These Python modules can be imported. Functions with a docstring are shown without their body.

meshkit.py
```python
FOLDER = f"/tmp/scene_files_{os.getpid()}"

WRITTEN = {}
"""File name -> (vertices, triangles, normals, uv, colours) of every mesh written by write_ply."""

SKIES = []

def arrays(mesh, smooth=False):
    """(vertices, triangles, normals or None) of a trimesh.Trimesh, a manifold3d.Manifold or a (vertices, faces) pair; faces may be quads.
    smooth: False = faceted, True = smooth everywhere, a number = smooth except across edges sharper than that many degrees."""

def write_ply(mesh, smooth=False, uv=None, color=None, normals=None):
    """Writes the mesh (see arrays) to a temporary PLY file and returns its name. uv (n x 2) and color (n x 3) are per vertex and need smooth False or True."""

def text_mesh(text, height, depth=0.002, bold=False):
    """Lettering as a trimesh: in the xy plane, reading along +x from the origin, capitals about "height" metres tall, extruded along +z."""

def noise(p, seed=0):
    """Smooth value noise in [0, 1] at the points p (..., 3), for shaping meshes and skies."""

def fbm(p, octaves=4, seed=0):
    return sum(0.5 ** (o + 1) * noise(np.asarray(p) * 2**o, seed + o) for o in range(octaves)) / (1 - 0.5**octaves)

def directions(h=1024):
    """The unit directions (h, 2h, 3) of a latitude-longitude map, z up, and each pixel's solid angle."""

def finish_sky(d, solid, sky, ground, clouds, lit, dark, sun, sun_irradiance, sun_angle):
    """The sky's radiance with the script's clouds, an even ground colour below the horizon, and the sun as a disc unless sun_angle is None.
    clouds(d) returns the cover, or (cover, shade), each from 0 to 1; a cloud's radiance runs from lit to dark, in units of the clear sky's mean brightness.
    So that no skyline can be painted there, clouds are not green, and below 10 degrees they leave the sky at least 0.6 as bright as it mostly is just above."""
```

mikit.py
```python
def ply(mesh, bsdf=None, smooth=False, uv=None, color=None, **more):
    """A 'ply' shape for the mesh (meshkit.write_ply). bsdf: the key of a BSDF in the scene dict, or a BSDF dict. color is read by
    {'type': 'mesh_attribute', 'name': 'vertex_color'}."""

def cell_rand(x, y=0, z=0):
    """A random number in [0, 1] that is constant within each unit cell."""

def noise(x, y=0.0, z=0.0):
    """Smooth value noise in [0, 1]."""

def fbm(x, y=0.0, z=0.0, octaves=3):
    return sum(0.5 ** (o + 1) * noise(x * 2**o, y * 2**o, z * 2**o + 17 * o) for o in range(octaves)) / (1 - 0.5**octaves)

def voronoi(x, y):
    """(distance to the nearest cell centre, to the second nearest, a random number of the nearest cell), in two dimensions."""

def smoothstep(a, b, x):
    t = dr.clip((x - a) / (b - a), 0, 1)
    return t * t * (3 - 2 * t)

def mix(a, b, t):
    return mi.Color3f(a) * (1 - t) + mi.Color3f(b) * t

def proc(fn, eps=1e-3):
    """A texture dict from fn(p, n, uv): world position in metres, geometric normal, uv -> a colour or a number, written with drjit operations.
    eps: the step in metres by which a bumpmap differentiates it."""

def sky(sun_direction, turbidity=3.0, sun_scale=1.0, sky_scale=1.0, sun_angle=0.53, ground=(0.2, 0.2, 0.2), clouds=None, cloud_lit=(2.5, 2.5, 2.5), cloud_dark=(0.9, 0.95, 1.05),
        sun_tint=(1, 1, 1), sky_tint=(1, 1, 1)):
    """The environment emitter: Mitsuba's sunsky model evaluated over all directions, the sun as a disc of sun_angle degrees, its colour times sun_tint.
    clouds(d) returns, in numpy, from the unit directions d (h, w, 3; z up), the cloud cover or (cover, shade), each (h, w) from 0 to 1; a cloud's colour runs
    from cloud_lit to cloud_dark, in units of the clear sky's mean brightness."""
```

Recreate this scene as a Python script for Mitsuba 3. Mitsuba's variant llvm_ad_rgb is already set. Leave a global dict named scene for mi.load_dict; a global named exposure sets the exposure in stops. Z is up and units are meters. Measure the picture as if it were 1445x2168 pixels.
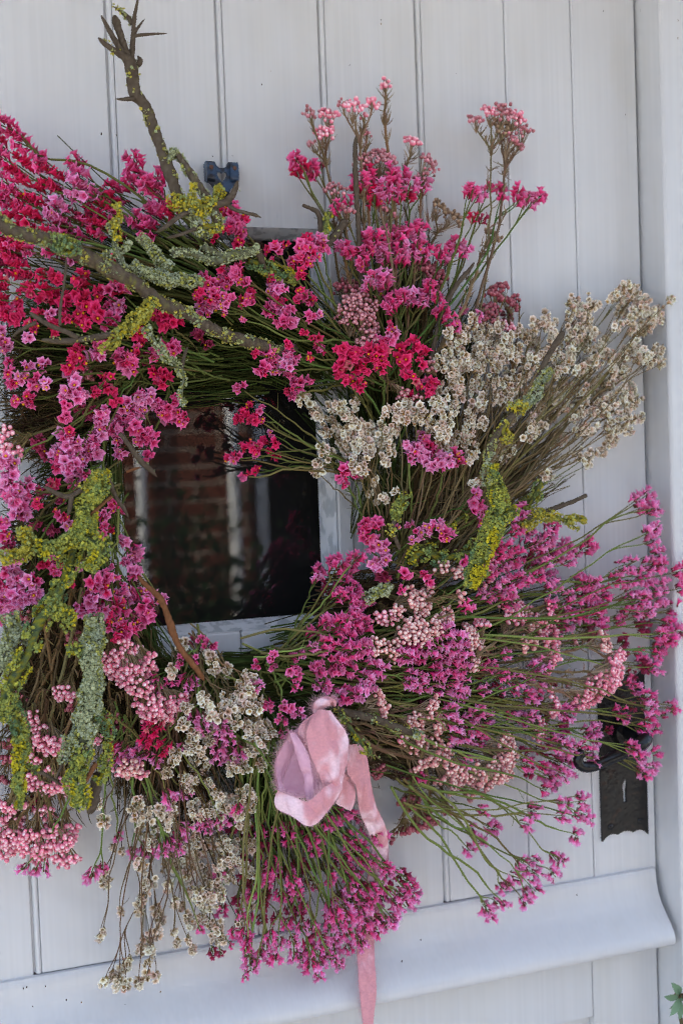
import math
import numpy as np, trimesh, manifold3d as m3, drjit as dr, mitsuba as mi
from scipy.interpolate import CubicSpline
import mikit, meshkit

# ---------------------------------------------------------------- camera, sky, exposure
T = mi.ScalarTransform4f
scene, labels = {}, {}
scene['camera'] = {'type': 'thinlens', 'fov': 45.266, 'fov_axis': 'y', 'near_clip': 0.05, 'far_clip': 200.0,
    'aperture_radius': 0.0041, 'focus_distance': 1.14,
    'to_world': T().look_at(origin=[0, -1.15339, 1.45], target=[0.344896, -0.215837, 1.4048], up=[0.05033, 0.02961, 0.99829])}
scene['sky'] = mikit.sky((-0.72, 0.30, 0.72), turbidity=3, sun_scale=0.95, sun_angle=1.5, ground=(.33, .32, .30), clouds=lambda d: 0.10 + 0.5 * meshkit.fbm(d * 2.5, 3),
    cloud_lit=(2.2, 2.3, 2.45), cloud_dark=(0.9, 1.0, 1.12), sky_tint=(.90, 1.02, 1.17), sun_tint=(.92, 1.0, 1.1))
exposure = 3.16

RNG = np.random.default_rng(11)
R = RNG.random
def rn(*s): return RNG.normal(size=s if s else None)
def unit(v):
    v = np.asarray(v, float)
    if v.ndim == 1: return v / (math.sqrt(v[0] * v[0] + v[1] * v[1] + v[2] * v[2]) + 1e-12)
    return v / (np.sqrt((v * v).sum(-1, keepdims=True)) + 1e-12)
def cross(a, b):
    a, b = np.asarray(a, float), np.asarray(b, float)
    if a.ndim == 1 and b.ndim == 1: return np.array([a[1] * b[2] - a[2] * b[1], a[2] * b[0] - a[0] * b[2], a[0] * b[1] - a[1] * b[0]])
    return np.stack([a[..., 1] * b[..., 2] - a[..., 2] * b[..., 1], a[..., 2] * b[..., 0] - a[..., 0] * b[..., 2], a[..., 0] * b[..., 1] - a[..., 1] * b[..., 0]], -1)

STATICE = '''UL 3083 -575 16096,1114 -511 17437 104 m,1214 -482 17385 78 m,1256 -464 17311 96 m
UL 3022 -763 15840,1085 -435 17188 95 m
UL 3038 -620 15763,1095 -347 17311 69 c
UL 3044 -551 16021,1260 -437 17094 149 c
UL 3147 -641 16006,1396 -462 17209 88 m,1406 -509 17117 70 m
UL 3085 -471 15981,1108 -465 16967 122 m,1147 -465 16867 122 m,1075 -442 16824 87 m
UL 3161 -464 16086,1313 -461 16899 149 c
UL 3357 -400 15891,1348 -485 16760 150 c,1292 -534 16635 123 c
UL 3184 -577 16172,1504 -495 17001 124 c
UL 3052 -490 15875,1559 -461 16863 125 l,1528 -554 16716 111 l,1514 -555 16605 124 l
UL 3420 -684 15864,1713 -510 17143 90 m,1727 -541 17021 117 l,1721 -603 16897 126 l
UL 3116 -598 15924,1854 -558 16875 68 l
UL 3141 -610 15917,1926 -520 16865 81 c,2012 -476 16831 82 c,1916 -495 16741 145 c
UL 3019 -564 15840,1842 -500 16679 126 c,1868 -589 16572 113 c
UL 3029 -661 16077,1729 -529 16571 117 m,1647 -314 16558 80 d,1550 -515 16498 80 m
UL 3165 -548 15801,2089 -419 16925 128 m,2192 -455 17001 83 m,2246 -437 17079 110 m
UL 3210 -552 16004,2238 -440 17196 110 m
UL 3181 -610 15987,2383 -671 17000 102 m,2374 -636 16915 93 m,2277 -719 16927 83 m
UL 3182 -691 16038,2421 -609 16781 102 l,2329 -641 16680 111 m,2289 -684 16554 83 m
UL 3173 -567 15829,2477 -730 16725 84 c
UL 3029 -569 15919,2214 -570 16644 101 m
UL 3175 -547 15903,1215 -573 16435 87 c,1156 -569 16353 109 c,1078 -568 16364 78 c
UL 3161 -783 15868,1185 -647 16208 96 c,1110 -644 16208 72 c,1233 -666 16106 110 c
UL 3102 -663 15848,1330 -767 16136 53 c,1365 -788 16014 66 c
UL 3420 -494 15837,1023 -679 16093 65 c,1010 -649 16001 78 c,1002 -711 15928 63 c
UL 3118 -521 15776,1606 -670 16290 53 l,1590 -409 16387 61 d
UL 3025 -708 15906,1666 -807 16103 81 c,1669 -844 16014 90 c
UL 3199 -537 16033,1972 -767 16245 54 c
UL 3248 -691 16043,1029 -497 16630 108 c,1029 -569 16495 95 c
UL 3118 -588 15874,1186 -476 16720 96 c
UL 3387 -548 15709,1404 -591 16502 79 c,1509 -477 16593 64 c
UL 3082 -648 15934,1043 -413 16258 87 d,1042 -349 16374 77 d
ML 2793 -788 15386,1232 -646 16028 88 c
ML 2672 -546 15273,1394 -629 15967 111 c
ML 2805 -499 15305,1646 -957 15882 99 c,1598 -948 15759 108 c,1641 -1001 15678 72 c
ML 2957 -686 15230,1485 -957 15738 67 c,1390 -911 15675 80 c
ML 2778 -601 15525,1728 -1034 15773 90 c
ML 2723 -732 15279,1931 -936 16004 114 m
ML 2517 -686 15414,1898 -772 15896 100 m,1969 -865 15848 91 l,1891 -841 15741 100 m
ML 2675 -546 15477,1354 -892 15789 62 l,1485 -668 15861 80 d
ML 2676 -733 15425,1276 -833 15815 70 c
ML 2792 -529 15580,1027 -741 15793 109 c,1100 -746 15781 87 c,1126 -690 15896 87 c
ML 2808 -565 15470,1229 -817 15686 88 c
ML 2790 -693 15315,1156 -942 15585 65 l
ML 2734 -649 15432,965 -732 15627 95 l,998 -800 15532 87 l,1012 -790 15414 52 m
ML 2577 -602 15299,1566 -998 15491 90 c,1546 -1101 15383 112 c,1474 -1070 15331 67 c
ML 2769 -611 15468,1740 -992 15447 99 l,1740 -963 15538 81 m
ML 2928 -607 15432,1931 -928 15415 100 m,2007 -984 15345 101 m,2045 -977 15435 101 m
ML 2776 -503 15430,2284 -1040 15751 130 c,2354 -1031 15708 103 c
ML 2667 -675 15406,2131 -918 15562 74 c,2069 -1006 15642 83 c
ML 2659 -595 15298,2234 -897 15453 93 m,2157 -714 15424 83 d
ML 2863 -695 15443,2335 -1074 15481 117 m
ML 2693 -461 15561,2262 -831 15298 83 c,2317 -782 15255 93 c
ML 2893 -468 15735,979 -1012 15298 61 m,1013 -1043 15198 69 m,1097 -1063 15246 70 l
ML 2984 -608 15367,1156 -841 15353 65 l
ML 2722 -529 15515,1284 -950 15355 70 l
ML 2896 -583 15578,1177 -1080 15205 88 m,1264 -1142 15176 62 l
ML 2890 -674 15276,1045 -853 15079 61 m,1161 -888 15075 96 m
ML 2641 -475 15493,1517 -747 15912 89 c
ML 2807 -505 15515,1831 -964 15586 82 c
ML 2749 -556 15439,1445 -762 16111 80 c
ML 2845 -538 15509,1777 -910 15974 90 c
LL 2379 -330 15908,1505 -1040 15235 89 l,1496 -1067 15122 116 l,1424 -1051 15116 71 l
LL 2370 -457 15614,1588 -1025 15103 72 l,1564 -832 15014 71 d,1437 -1062 15017 53 m
LL 2351 -551 15508,1810 -928 15251 72 c,1820 -917 15163 82 c,1692 -998 15123 63 c
LL 2252 -683 15465,1871 -962 15046 68 c
LL 2169 -759 15546,2096 -802 15096 92 l,2204 -737 15064 120 l,2286 -716 15005 84 m
LL 2195 -562 15429,2015 -786 14982 115 l,2117 -733 14995 101 l,1962 -732 14883 101 l
LL 2381 -578 15643,2420 -812 15064 84 m,2342 -779 14955 103 m,2407 -727 14918 131 m
LL 2241 -711 15611,2492 -726 14895 94 m
LL 2241 -672 15459,1755 -912 14962 90 l,1737 -921 14881 90 l,1675 -754 14975 81 d
LL 2319 -727 15771,1437 -1022 14908 71 m
LL 2157 -733 15591,1853 -747 14819 109 l,1914 -704 14727 91 l,1949 -618 14611 82 l
LL 2380 -723 15625,2141 -721 14729 129 m,2192 -771 14776 83 m,2050 -802 14820 92 m
LL 2481 -535 15739,2176 -703 14577 65 m
LL 2327 -494 15526,1452 -943 14743 89 l,1490 -958 14653 116 l,1585 -880 14575 126 l
LL 2206 -782 15577,1386 -893 14626 124 l,1344 -944 14538 89 m,1282 -708 14620 79 d
LL 2510 -609 15576,1648 -948 14693 99 l,1674 -888 14616 90 l,1702 -908 14761 90 l
LL 2369 -511 15783,1452 -1036 14510 116 l
LL 2380 -546 15537,1242 -782 14721 97 d
LL 2366 -579 15682,1460 -986 14789 71 c
LL 2377 -636 15548,921 -1014 14565 104 l,970 -1028 14497 96 l
L2 1908 -801 14332,950 -1067 14403 96 l,891 -1003 14319 87 l,973 -1073 14254 96 l
L2 1976 -510 14546,1071 -1012 14335 96 l,1082 -915 14210 79 l,1019 -1005 14128 105 l
L2 1903 -627 14452,869 -979 14060 78 m,887 -1027 13963 78 m,942 -794 13869 87 d
L2 1754 -749 14416,1506 -765 14416 89 l,1490 -763 14334 62 m,1585 -830 14425 81 l
L2 1868 -521 14441,1315 -853 14355 62 c
L2 1933 -402 14403,1391 -845 14072 71 m,1444 -842 14000 62 l
L2 1879 -736 14312,1158 -1103 14211 53 c
L2 1740 -714 14499,1309 -975 14125 35 c
L2 1666 -673 14642,1752 -755 14071 91 l,1757 -751 13980 72 m,1840 -471 13969 82 d
L2 1888 -764 14322,1856 -692 14135 82 m,1922 -636 14084 73 m
L2 2018 -539 14240,1727 -782 13892 72 m
L2 1838 -563 14708,1832 -703 13916 36 c
L2 1786 -728 14790,1919 -706 13831 82 l,2027 -665 13730 101 l,1993 -678 13674 64 l
L2 1879 -575 14468,1936 -701 13633 73 l,2006 -733 13539 92 l
L2 1733 -538 14411,1323 -610 13961 71 d,1191 -729 14014 70 d
L2 1771 -646 14520,1267 -702 14295 70 d
L2 1851 -700 14349,1384 -698 14207 62 d
L3 1695 -578 14178,1300 -986 13694 80 m,1266 -1043 13624 62 m
L3 1797 -802 14221,1192 -964 13687 62 c
L3 1671 -487 14258,906 -943 13641 104 l,863 -896 13541 104 m,948 -976 13530 113 l
L3 1861 -682 14351,1082 -1026 13556 105 l,1081 -1089 13431 88 l,961 -1024 13422 105 l
L3 1772 -383 14163,851 -952 13380 95 l,888 -992 13349 78 l,845 -955 13262 69 m
L3 1781 -698 13969,1483 -979 13637 54 l
L3 1772 -456 14099,1701 -923 13549 100 m,1786 -871 13531 63 l,1682 -1017 13473 91 m
L3 1948 -539 14255,1594 -1071 13492 90 m,1570 -832 13391 63 d,1570 -1089 13367 81 l
L3 1904 -675 14111,1779 -863 13622 54 l
L3 1669 -645 14365,1697 -813 13347 118 l,1663 -912 13224 100 l,1842 -765 13356 100 l
L3 1699 -673 14185,1499 -982 13289 108 l
L3 1704 -675 14006,1915 -698 13425 82 l,1962 -668 13326 92 l,2035 -669 13346 92 m
L3 1893 -514 14187,1829 -814 13258 109 m,1976 -576 13159 82 d,1983 -810 13083 101 m
L3 1595 -754 14130,1772 -815 13292 91 c,1733 -904 13213 82 c
L3 1556 -562 14260,2121 -706 13343 74 l,2083 -743 13231 111 m,2094 -801 13165 83 m
L3 1615 -397 14382,2239 -678 13285 65 l
L3 1736 -681 14118,1791 -880 13132 109 m,1851 -898 13071 91 m
L3 1628 -726 14334,1774 -948 13014 54 c
L3 1755 -644 14238,1433 -984 13508 44 c
L3 1607 -617 14308,954 -1023 13762 78 l
HK 3496 -719 15992,3023 -757 16705 96 m,3075 -676 16803 38 m,3038 -815 16610 96 m
HK 3595 -773 15898,2957 -696 16736 76 c
HK 3491 -621 15789,3128 -764 16648 87 c
HK 3452 -762 15890,3075 -763 16541 87 m
HK 3584 -625 15994,2962 -891 16531 77 c,3036 -890 16438 77 c
HK 3574 -611 15928,2850 -780 16486 67 c
HK 3614 -664 16063,2523 -608 16751 75 c
TC 4448 -784 15313,2863 -966 16201 48 c
TC 4327 -694 15313,2880 -940 16148 67 m,2867 -881 16077 96 m,2908 -951 16063 67 m
TC 4556 -607 15232,2664 -996 16115 66 m,2738 -1012 16065 86 m,2751 -1074 15933 105 m
TC 4613 -588 15222,2598 -1034 15962 66 c
TC 4350 -505 15612,2676 -908 15897 85 m,2699 -891 15833 85 l,2793 -901 15878 95 m
TC 4509 -605 15261,2825 -1103 15861 96 l,2822 -1104 15795 48 m,2861 -1150 15912 67 m
TC 4270 -740 15451,2998 -987 16167 96 m,2987 -1014 16093 77 m,3041 -1032 16058 68 m
TC 4441 -499 15287,3070 -1031 15909 87 m
TC 4277 -906 15173,3038 -974 15904 68 c,3105 -965 15985 48 c
TC 4546 -732 15350,2997 -1049 15733 33 m
TC 4376 -707 15231,3364 -960 16375 79 m,3334 -931 16287 29 m
TC 4508 -694 15307,3329 -842 16381 59 c,3496 -788 16429 59 c
TC 4303 -763 15226,3715 -780 16483 90 c
TC 4404 -601 15261,3644 -831 16412 99 m,3729 -830 16358 110 m,3714 -840 16284 90 m
TC 4279 -439 15328,3858 -741 16493 100 l,3870 -723 16427 100 m
TC 4357 -791 15306,3550 -839 16281 79 m,3640 -894 16273 110 m
TC 4515 -559 15312,3589 -965 16143 79 c,3556 -1008 16009 49 c,3536 -990 15927 59 c
TC 4478 -443 15487,3315 -883 16117 49 c
TC 4358 -640 15001,3375 -851 16042 88 l,3307 -897 16022 68 l,3333 -891 15964 69 m
TC 4177 -540 15219,3371 -1085 15997 59 l
TC 4457 -622 15281,3411 -948 15911 69 c
TC 4416 -561 15166,3296 -879 15838 88 m,3356 -885 15846 78 m,3404 -916 15834 79 l
TC 4448 -708 15231,3449 -1012 15823 59 m,3485 -998 15728 79 l,3397 -1008 15718 99 m
TC 4263 -439 15157,3640 -935 15927 90 m,3700 -902 15906 60 m,3731 -983 15781 60 l
TC 4463 -613 15405,3637 -1028 15750 70 m
TC 4667 -558 15198,3556 -1039 15618 60 c,3695 -984 15568 70 c
TC 4313 -673 15181,2696 -725 15618 76 d,2774 -647 15558 76 d
TC 4658 -456 15306,3762 -899 15491 80 m
TC 4718 -466 15208,3584 -1117 15404 50 c
TC 4288 -696 15584,3265 -885 15461 88 m,3303 -835 15371 88 m,3328 -859 15297 69 l
TC 4639 -585 15186,3123 -943 15443 58 c
TC 4256 -568 15142,3417 -991 15522 59 c
TC 4466 -821 15142,3456 -901 15458 89 m,3497 -922 15409 79 l,3450 -864 15355 109 l
TC 4556 -615 15373,3196 -930 15292 88 m
TC 4416 -731 15107,3513 -787 15279 69 m,3576 -751 15185 79 m,3692 -778 15208 70 m
TC 4354 -642 15271,3492 -838 15060 59 m
TC 4611 -528 15351,3469 -833 15121 59 c
TR 4596 -707 15168,3724 -582 17246 79 m,3741 -513 17337 34 m
TR 4701 -623 15305,3805 -499 17194 90 c,3754 -457 17180 59 c
TR 4736 -618 15185,3918 -470 17171 80 m,3927 -479 17244 50 m,4079 -243 17306 40 d
TR 4805 -522 15220,4459 -511 17185 82 c
TR 4671 -569 15446,4382 -525 17081 92 m,4470 -536 17095 103 m,4578 -562 16996 93 l
TR 4631 -577 15022,4345 -513 17006 72 c
TR 4354 -656 15409,4510 -536 17007 93 c,4486 -514 16913 93 c
TR 4581 -630 15109,4612 -579 16944 73 l,4669 -605 17039 83 m,4665 -601 17138 104 m
TR 4641 -706 15089,4817 -466 17175 94 m,4876 -517 17075 95 l,5015 -484 17079 95 l
TR 4729 -626 15066,4876 -440 16992 94 c
TR 4674 -726 15244,4212 -573 16891 61 m,4095 -584 16814 71 m
TR 4621 -575 15097,4135 -691 16430 81 m,4147 -753 16372 61 m,4077 -671 16454 61 l
TR 4477 -750 15112,4423 -668 16502 93 m,4406 -582 16539 82 m,4508 -632 16560 72 m
TR 4741 -428 15385,4518 -633 16457 83 l,4511 -667 16367 83 l,4649 -601 16480 104 m
TR 4778 -467 15152,4660 -562 16576 94 m,4775 -582 16598 84 m,4862 -513 16677 73 m
TR 4649 -840 15200,4697 -625 16441 94 l,4638 -652 16372 104 m,4703 -657 16337 84 m
TR 4977 -518 15290,4290 -756 16300 72 m,4301 -724 16265 61 m,4348 -715 16391 72 m
TR 4731 -580 15249,4271 -667 16397 41 c
TR 4446 -767 15076,4838 -601 16385 95 l,4906 -521 16463 74 m,4978 -541 16484 85 m
TR 4657 -616 15197,4939 -588 16665 84 m,4900 -600 16562 84 l
TR 4886 -488 15465,4980 -530 16399 85 l
TR 4551 -531 15264,5144 -570 16423 75 m,5206 -553 16386 86 l,5277 -530 16483 64 m
TR 4517 -572 15370,5313 -584 16498 86 m,5383 -603 16446 86 l
TR 4775 -521 15104,5482 -560 17022 76 m,5516 -597 17057 65 m,5571 -554 16994 76 l
TR 4653 -618 15247,5737 -354 17070 65 l,5812 -357 17129 66 m,5924 -387 17108 83 m
TR 4459 -783 15207,5908 -450 17024 55 m,6110 -407 17078 78 m,6100 -421 16995 67 m
TR 4694 -552 15132,6221 -438 17043 56 l,6252 -399 16981 78 l,6348 -416 17052 79 m
TR 4742 -575 15145,5590 -420 16813 65 c
TR 4644 -599 15288,5709 -382 16810 54 d
TR 4600 -673 15386,4262 -899 16059 72 l,4310 -883 16158 46 m,4442 -845 16117 93 l
TR 4668 -442 15287,4474 -728 16060 83 l
TR 4788 -606 15110,4545 -835 15935 83 m,4486 -879 15859 83 m,4641 -804 15967 73 m
TR 4644 -469 15262,4759 -690 15970 95 l,4893 -686 15935 74 l,4952 -630 16029 95 l
TR 4876 -566 15255,4968 -719 16080 74 m,5017 -756 15977 64 m
TR 4751 -585 15301,5056 -777 15826 96 m,5115 -794 15748 86 m,5180 -769 15687 64 l
TR 4766 -712 15057,5347 -603 15862 48 l,5470 -597 15780 49 l,5499 -625 15823 49 l
TR 4734 -556 15571,4732 -600 16949 73 m
CR 4501 -606 14436,4444 -958 15618 104 l,4376 -989 15545 83 m,4302 -952 15571 62 m
CR 4512 -464 14663,4408 -1048 15682 52 c
CR 4618 -537 14383,3932 -1032 15435 91 c,3943 -1017 15470 61 c,3991 -1001 15364 102 c
CR 4384 -563 14680,4076 -979 15439 82 c,4130 -960 15319 103 c,4042 -946 15200 92 c
CR 4571 -610 14446,3944 -945 15288 91 c,3927 -981 15294 61 c,3898 -927 15242 61 c
CR 4441 -631 14625,4219 -1075 15416 124 c,4325 -1014 15469 83 c,4277 -1082 15321 93 c
CR 4548 -548 14535,4079 -1050 15145 92 c,3969 -1005 15197 71 c
CR 4506 -617 14686,4568 -930 15441 94 c,4590 -928 15366 94 c,4525 -934 15366 73 c
CR 4473 -695 14458,4716 -907 15513 84 c,4717 -877 15577 52 c,4754 -902 15442 74 c
CR 4371 -660 14413,4787 -949 15460 74 c,4714 -1016 15335 85 c,4590 -1037 15226 73 c
CR 4570 -668 14521,4653 -988 15180 63 c,4703 -957 15120 63 c,4785 -974 15069 63 c
CR 4528 -611 14559,4838 -927 15133 85 c,4904 -903 15156 64 c
CR 4673 -405 14514,4650 -883 15028 84 c
WN 4221 -700 14361,2988 -881 15147 72 m
WN 4008 -706 14396,3167 -556 15000 68 c,3097 -571 14939 58 c,3063 -571 14879 77 c
WN 4429 -485 14581,3181 -601 14875 87 c
WN 4193 -774 14369,3241 -671 14962 58 m,3268 -627 14859 58 m
WN 4346 -640 14505,2980 -421 14523 67 c
WN 4309 -739 14320,3024 -543 14520 67 m
WN 4251 -564 14316,3087 -606 14608 68 c,3126 -699 14653 48 c,3204 -637 14604 78 c
WN 4311 -648 14362,3193 -620 14544 58 m
WN 4083 -668 14359,3339 -451 14652 68 c,3390 -443 14570 49 c,3492 -363 14523 69 c
WN 4244 -492 14285,3373 -564 14723 39 l
WN 4288 -602 14250,3404 -617 14646 49 c
WN 4239 -736 14392,3257 -429 14406 58 c,3186 -401 14378 48 c
WN 4159 -609 14361,3063 -652 14340 58 m
CE 4527 -705 13318,4587 -899 14576 84 l,4671 -925 14546 106 l,4636 -879 14477 84 l
CE 4555 -642 13557,4773 -858 14656 95 l,4831 -897 14555 106 m,4814 -922 14430 138 l
CE 4732 -530 13519,4860 -1055 14405 107 l,4927 -1089 14424 97 l,5061 -1006 14434 119 m
CE 4326 -509 13605,4743 -908 14433 74 l
CE 4466 -549 13539,3992 -781 14364 91 m,3988 -758 14280 71 m,3996 -757 14231 61 m
CE 4334 -516 13709,4107 -761 14324 82 m
CE 4394 -799 13499,4169 -820 13830 103 m,4143 -877 13737 92 m,4183 -870 13708 72 m
CE 4523 -511 13369,4262 -887 13854 93 m
CE 4703 -473 13625,4256 -849 13667 103 l,4306 -889 13644 83 l,4322 -898 13532 72 l
CE 4570 -622 13426,4455 -927 13823 31 l,4583 -876 13823 63 l,4662 -935 13745 106 l
CE 4588 -727 13586,4655 -1170 13805 85 l,4779 -1132 13836 85 l,4825 -1140 13724 86 m
CE 4441 -644 13471,4561 -1005 13692 52 l
CE 4492 -639 13745,5238 -985 14090 87 l,5272 -941 14002 98 m,5249 -932 13939 76 m
CE 4636 -597 13429,5355 -822 13816 87 l,5383 -854 13916 65 l
CE 4784 -505 13711,4454 -1048 13384 73 m,4416 -1059 13255 52 m
CE 4274 -649 13598,4649 -1053 13371 74 m,4718 -1011 13292 64 m
CE 4640 -506 13639,5128 -906 13454 65 m
CE 4563 -380 13487,4215 -993 13484 103 l,4198 -906 13501 72 m,4389 -753 13356 83 d
RM 3350 -782 12742,3767 -580 13408 80 m,3705 -698 13359 60 l
RM 3277 -548 12529,3901 -764 13462 111 m,3881 -680 13497 71 m,4004 -724 13416 102 m
RM 3277 -726 12705,3950 -759 13338 71 m,4024 -829 13250 82 m,4049 -792 13164 92 m
RM 3354 -579 12679,4027 -900 13538 92 m
RM 3286 -676 12588,3851 -875 13205 81 m,3930 -863 13198 71 m,3865 -579 13239 91 d
RM 3177 -381 12455,4020 -930 13149 82 m,4014 -941 13107 71 m,3977 -933 13052 61 l
RM 3373 -539 12352,4152 -792 13103 72 m
RM 3111 -593 12646,3694 -922 12963 80 m,3791 -972 12948 111 m,3911 -1002 12981 112 m
RM 3024 -874 12715,4039 -932 12936 102 m,4001 -908 12826 123 m,3846 -985 12827 122 m
RM 3099 -843 12739,3795 -1004 12760 91 m,3898 -1071 12725 112 m,3982 -1119 12746 92 m
RM 3256 -776 12770,3656 -1011 12799 91 m,3618 -1007 12728 70 m,3535 -988 12768 50 l
RM 3273 -617 12495,3586 -824 12878 70 m
RM 3328 -428 12729,3771 -1029 12609 111 m,3730 -998 12573 81 m,3864 -1008 12549 92 m
RM 3168 -427 12495,3578 -961 12569 70 m,3591 -976 12570 80 m,3577 -972 12436 60 l
RM 3311 -538 12614,3645 -1036 12405 60 m,3655 -1022 12415 60 m,3751 -1014 12329 81 l
RM 3307 -574 12720,4088 -997 12548 103 l,4177 -972 12514 83 l,4013 -1046 12457 92 l
RM 2995 -593 12576,4066 -998 12370 82 l,3929 -1083 12323 82 l,3851 -1017 12320 112 m
RM 3282 -599 12559,4485 -914 12687 105 m,4533 -923 12634 84 m,4622 -870 12569 84 m
RM 2959 -676 12865,4400 -1040 12627 105 l
RM 3192 -646 12589,4651 -933 12661 116 l,4728 -914 12652 74 l,4871 -876 12698 107 l
RM 3231 -581 12734,4898 -964 12806 86 l,5001 -950 12723 129 l,5018 -939 12629 119 l
RM 2983 -645 12814,5041 -788 12542 118 l,5163 -742 12474 108 l,5141 -696 12381 86 m
RM 3266 -694 12431,5001 -748 12425 118 m,4889 -789 12506 85 l,4823 -837 12418 74 m
RM 3184 -604 12704,4554 -921 12394 116 l,4503 -934 12351 73 l,4683 -892 12367 53 l
RM 3281 -628 12505,4651 -834 12271 106 l,4769 -527 12054 42 d
RM 3326 -626 12572,4905 -741 12345 85 l,4896 -684 12207 74 l,5044 -639 12199 75 m
RM 3135 -888 12591,5096 -718 12272 75 l,5148 -692 12235 97 l,5164 -649 12123 97 l
RM 3236 -669 12736,5051 -680 12089 107 l
RM 3373 -396 12670,3039 -926 12662 48 m,3194 -896 12643 49 m,3180 -950 12713 59 m
RM 3288 -467 12640,3376 -910 12689 49 m,3446 -936 12721 39 l,3346 -991 12583 69 m
RM 3172 -750 12585,3349 -1016 12526 59 m,3343 -1063 12439 49 m
RM 3147 -613 12567,3109 -967 12305 68 m
RM 3258 -475 12504,3230 -1118 12281 79 m,3346 -1068 12225 79 l,3205 -1071 12168 64 m
RM 3194 -691 12629,3279 -902 12011 69 m
RI 3794 -567 12376,5919 -615 13859 100 l,5886 -650 13772 112 l,5797 -702 13684 78 m
RI 3719 -626 12596,6258 -614 13698 91 m,6191 -652 13608 91 l,6108 -661 13546 124 l
RI 3776 -468 12302,6022 -605 13577 112 l,6137 -546 13461 90 m,6163 -335 13339 90 d
RI 3853 -561 12515,6313 -505 13448 114 l,6416 -487 13397 114 l,6497 -476 13474 92 l
RI 3937 -658 12570,6496 -525 13331 80 l,6649 -433 13408 69 l,6759 -477 13473 116 m
RI 3941 -500 12649,6761 -505 13528 69 m
RI 3743 -490 12600,7340 -512 13922 95 l,7434 -437 13831 96 m,7537 -475 13812 96 l
RI 3694 -575 12605,7499 -470 13969 96 l,7578 -510 13826 72 l
RI 3781 -637 12463,7511 -486 13578 108 l,7582 -478 13619 72 l,7514 -494 13483 84 l
RI 3756 -496 12599,7616 -460 13335 97 l,7496 -510 13235 120 l,7598 -506 13203 97 m
RI 3858 -663 12671,7197 -505 13254 131 l,7289 -483 13122 131 l,7439 -452 13149 96 l
RI 3808 -581 12379,7069 -500 13113 94 m
RI 3942 -402 12475,7246 -462 12973 119 l,7269 -447 12845 131 m,7326 -484 12845 75 l
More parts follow.
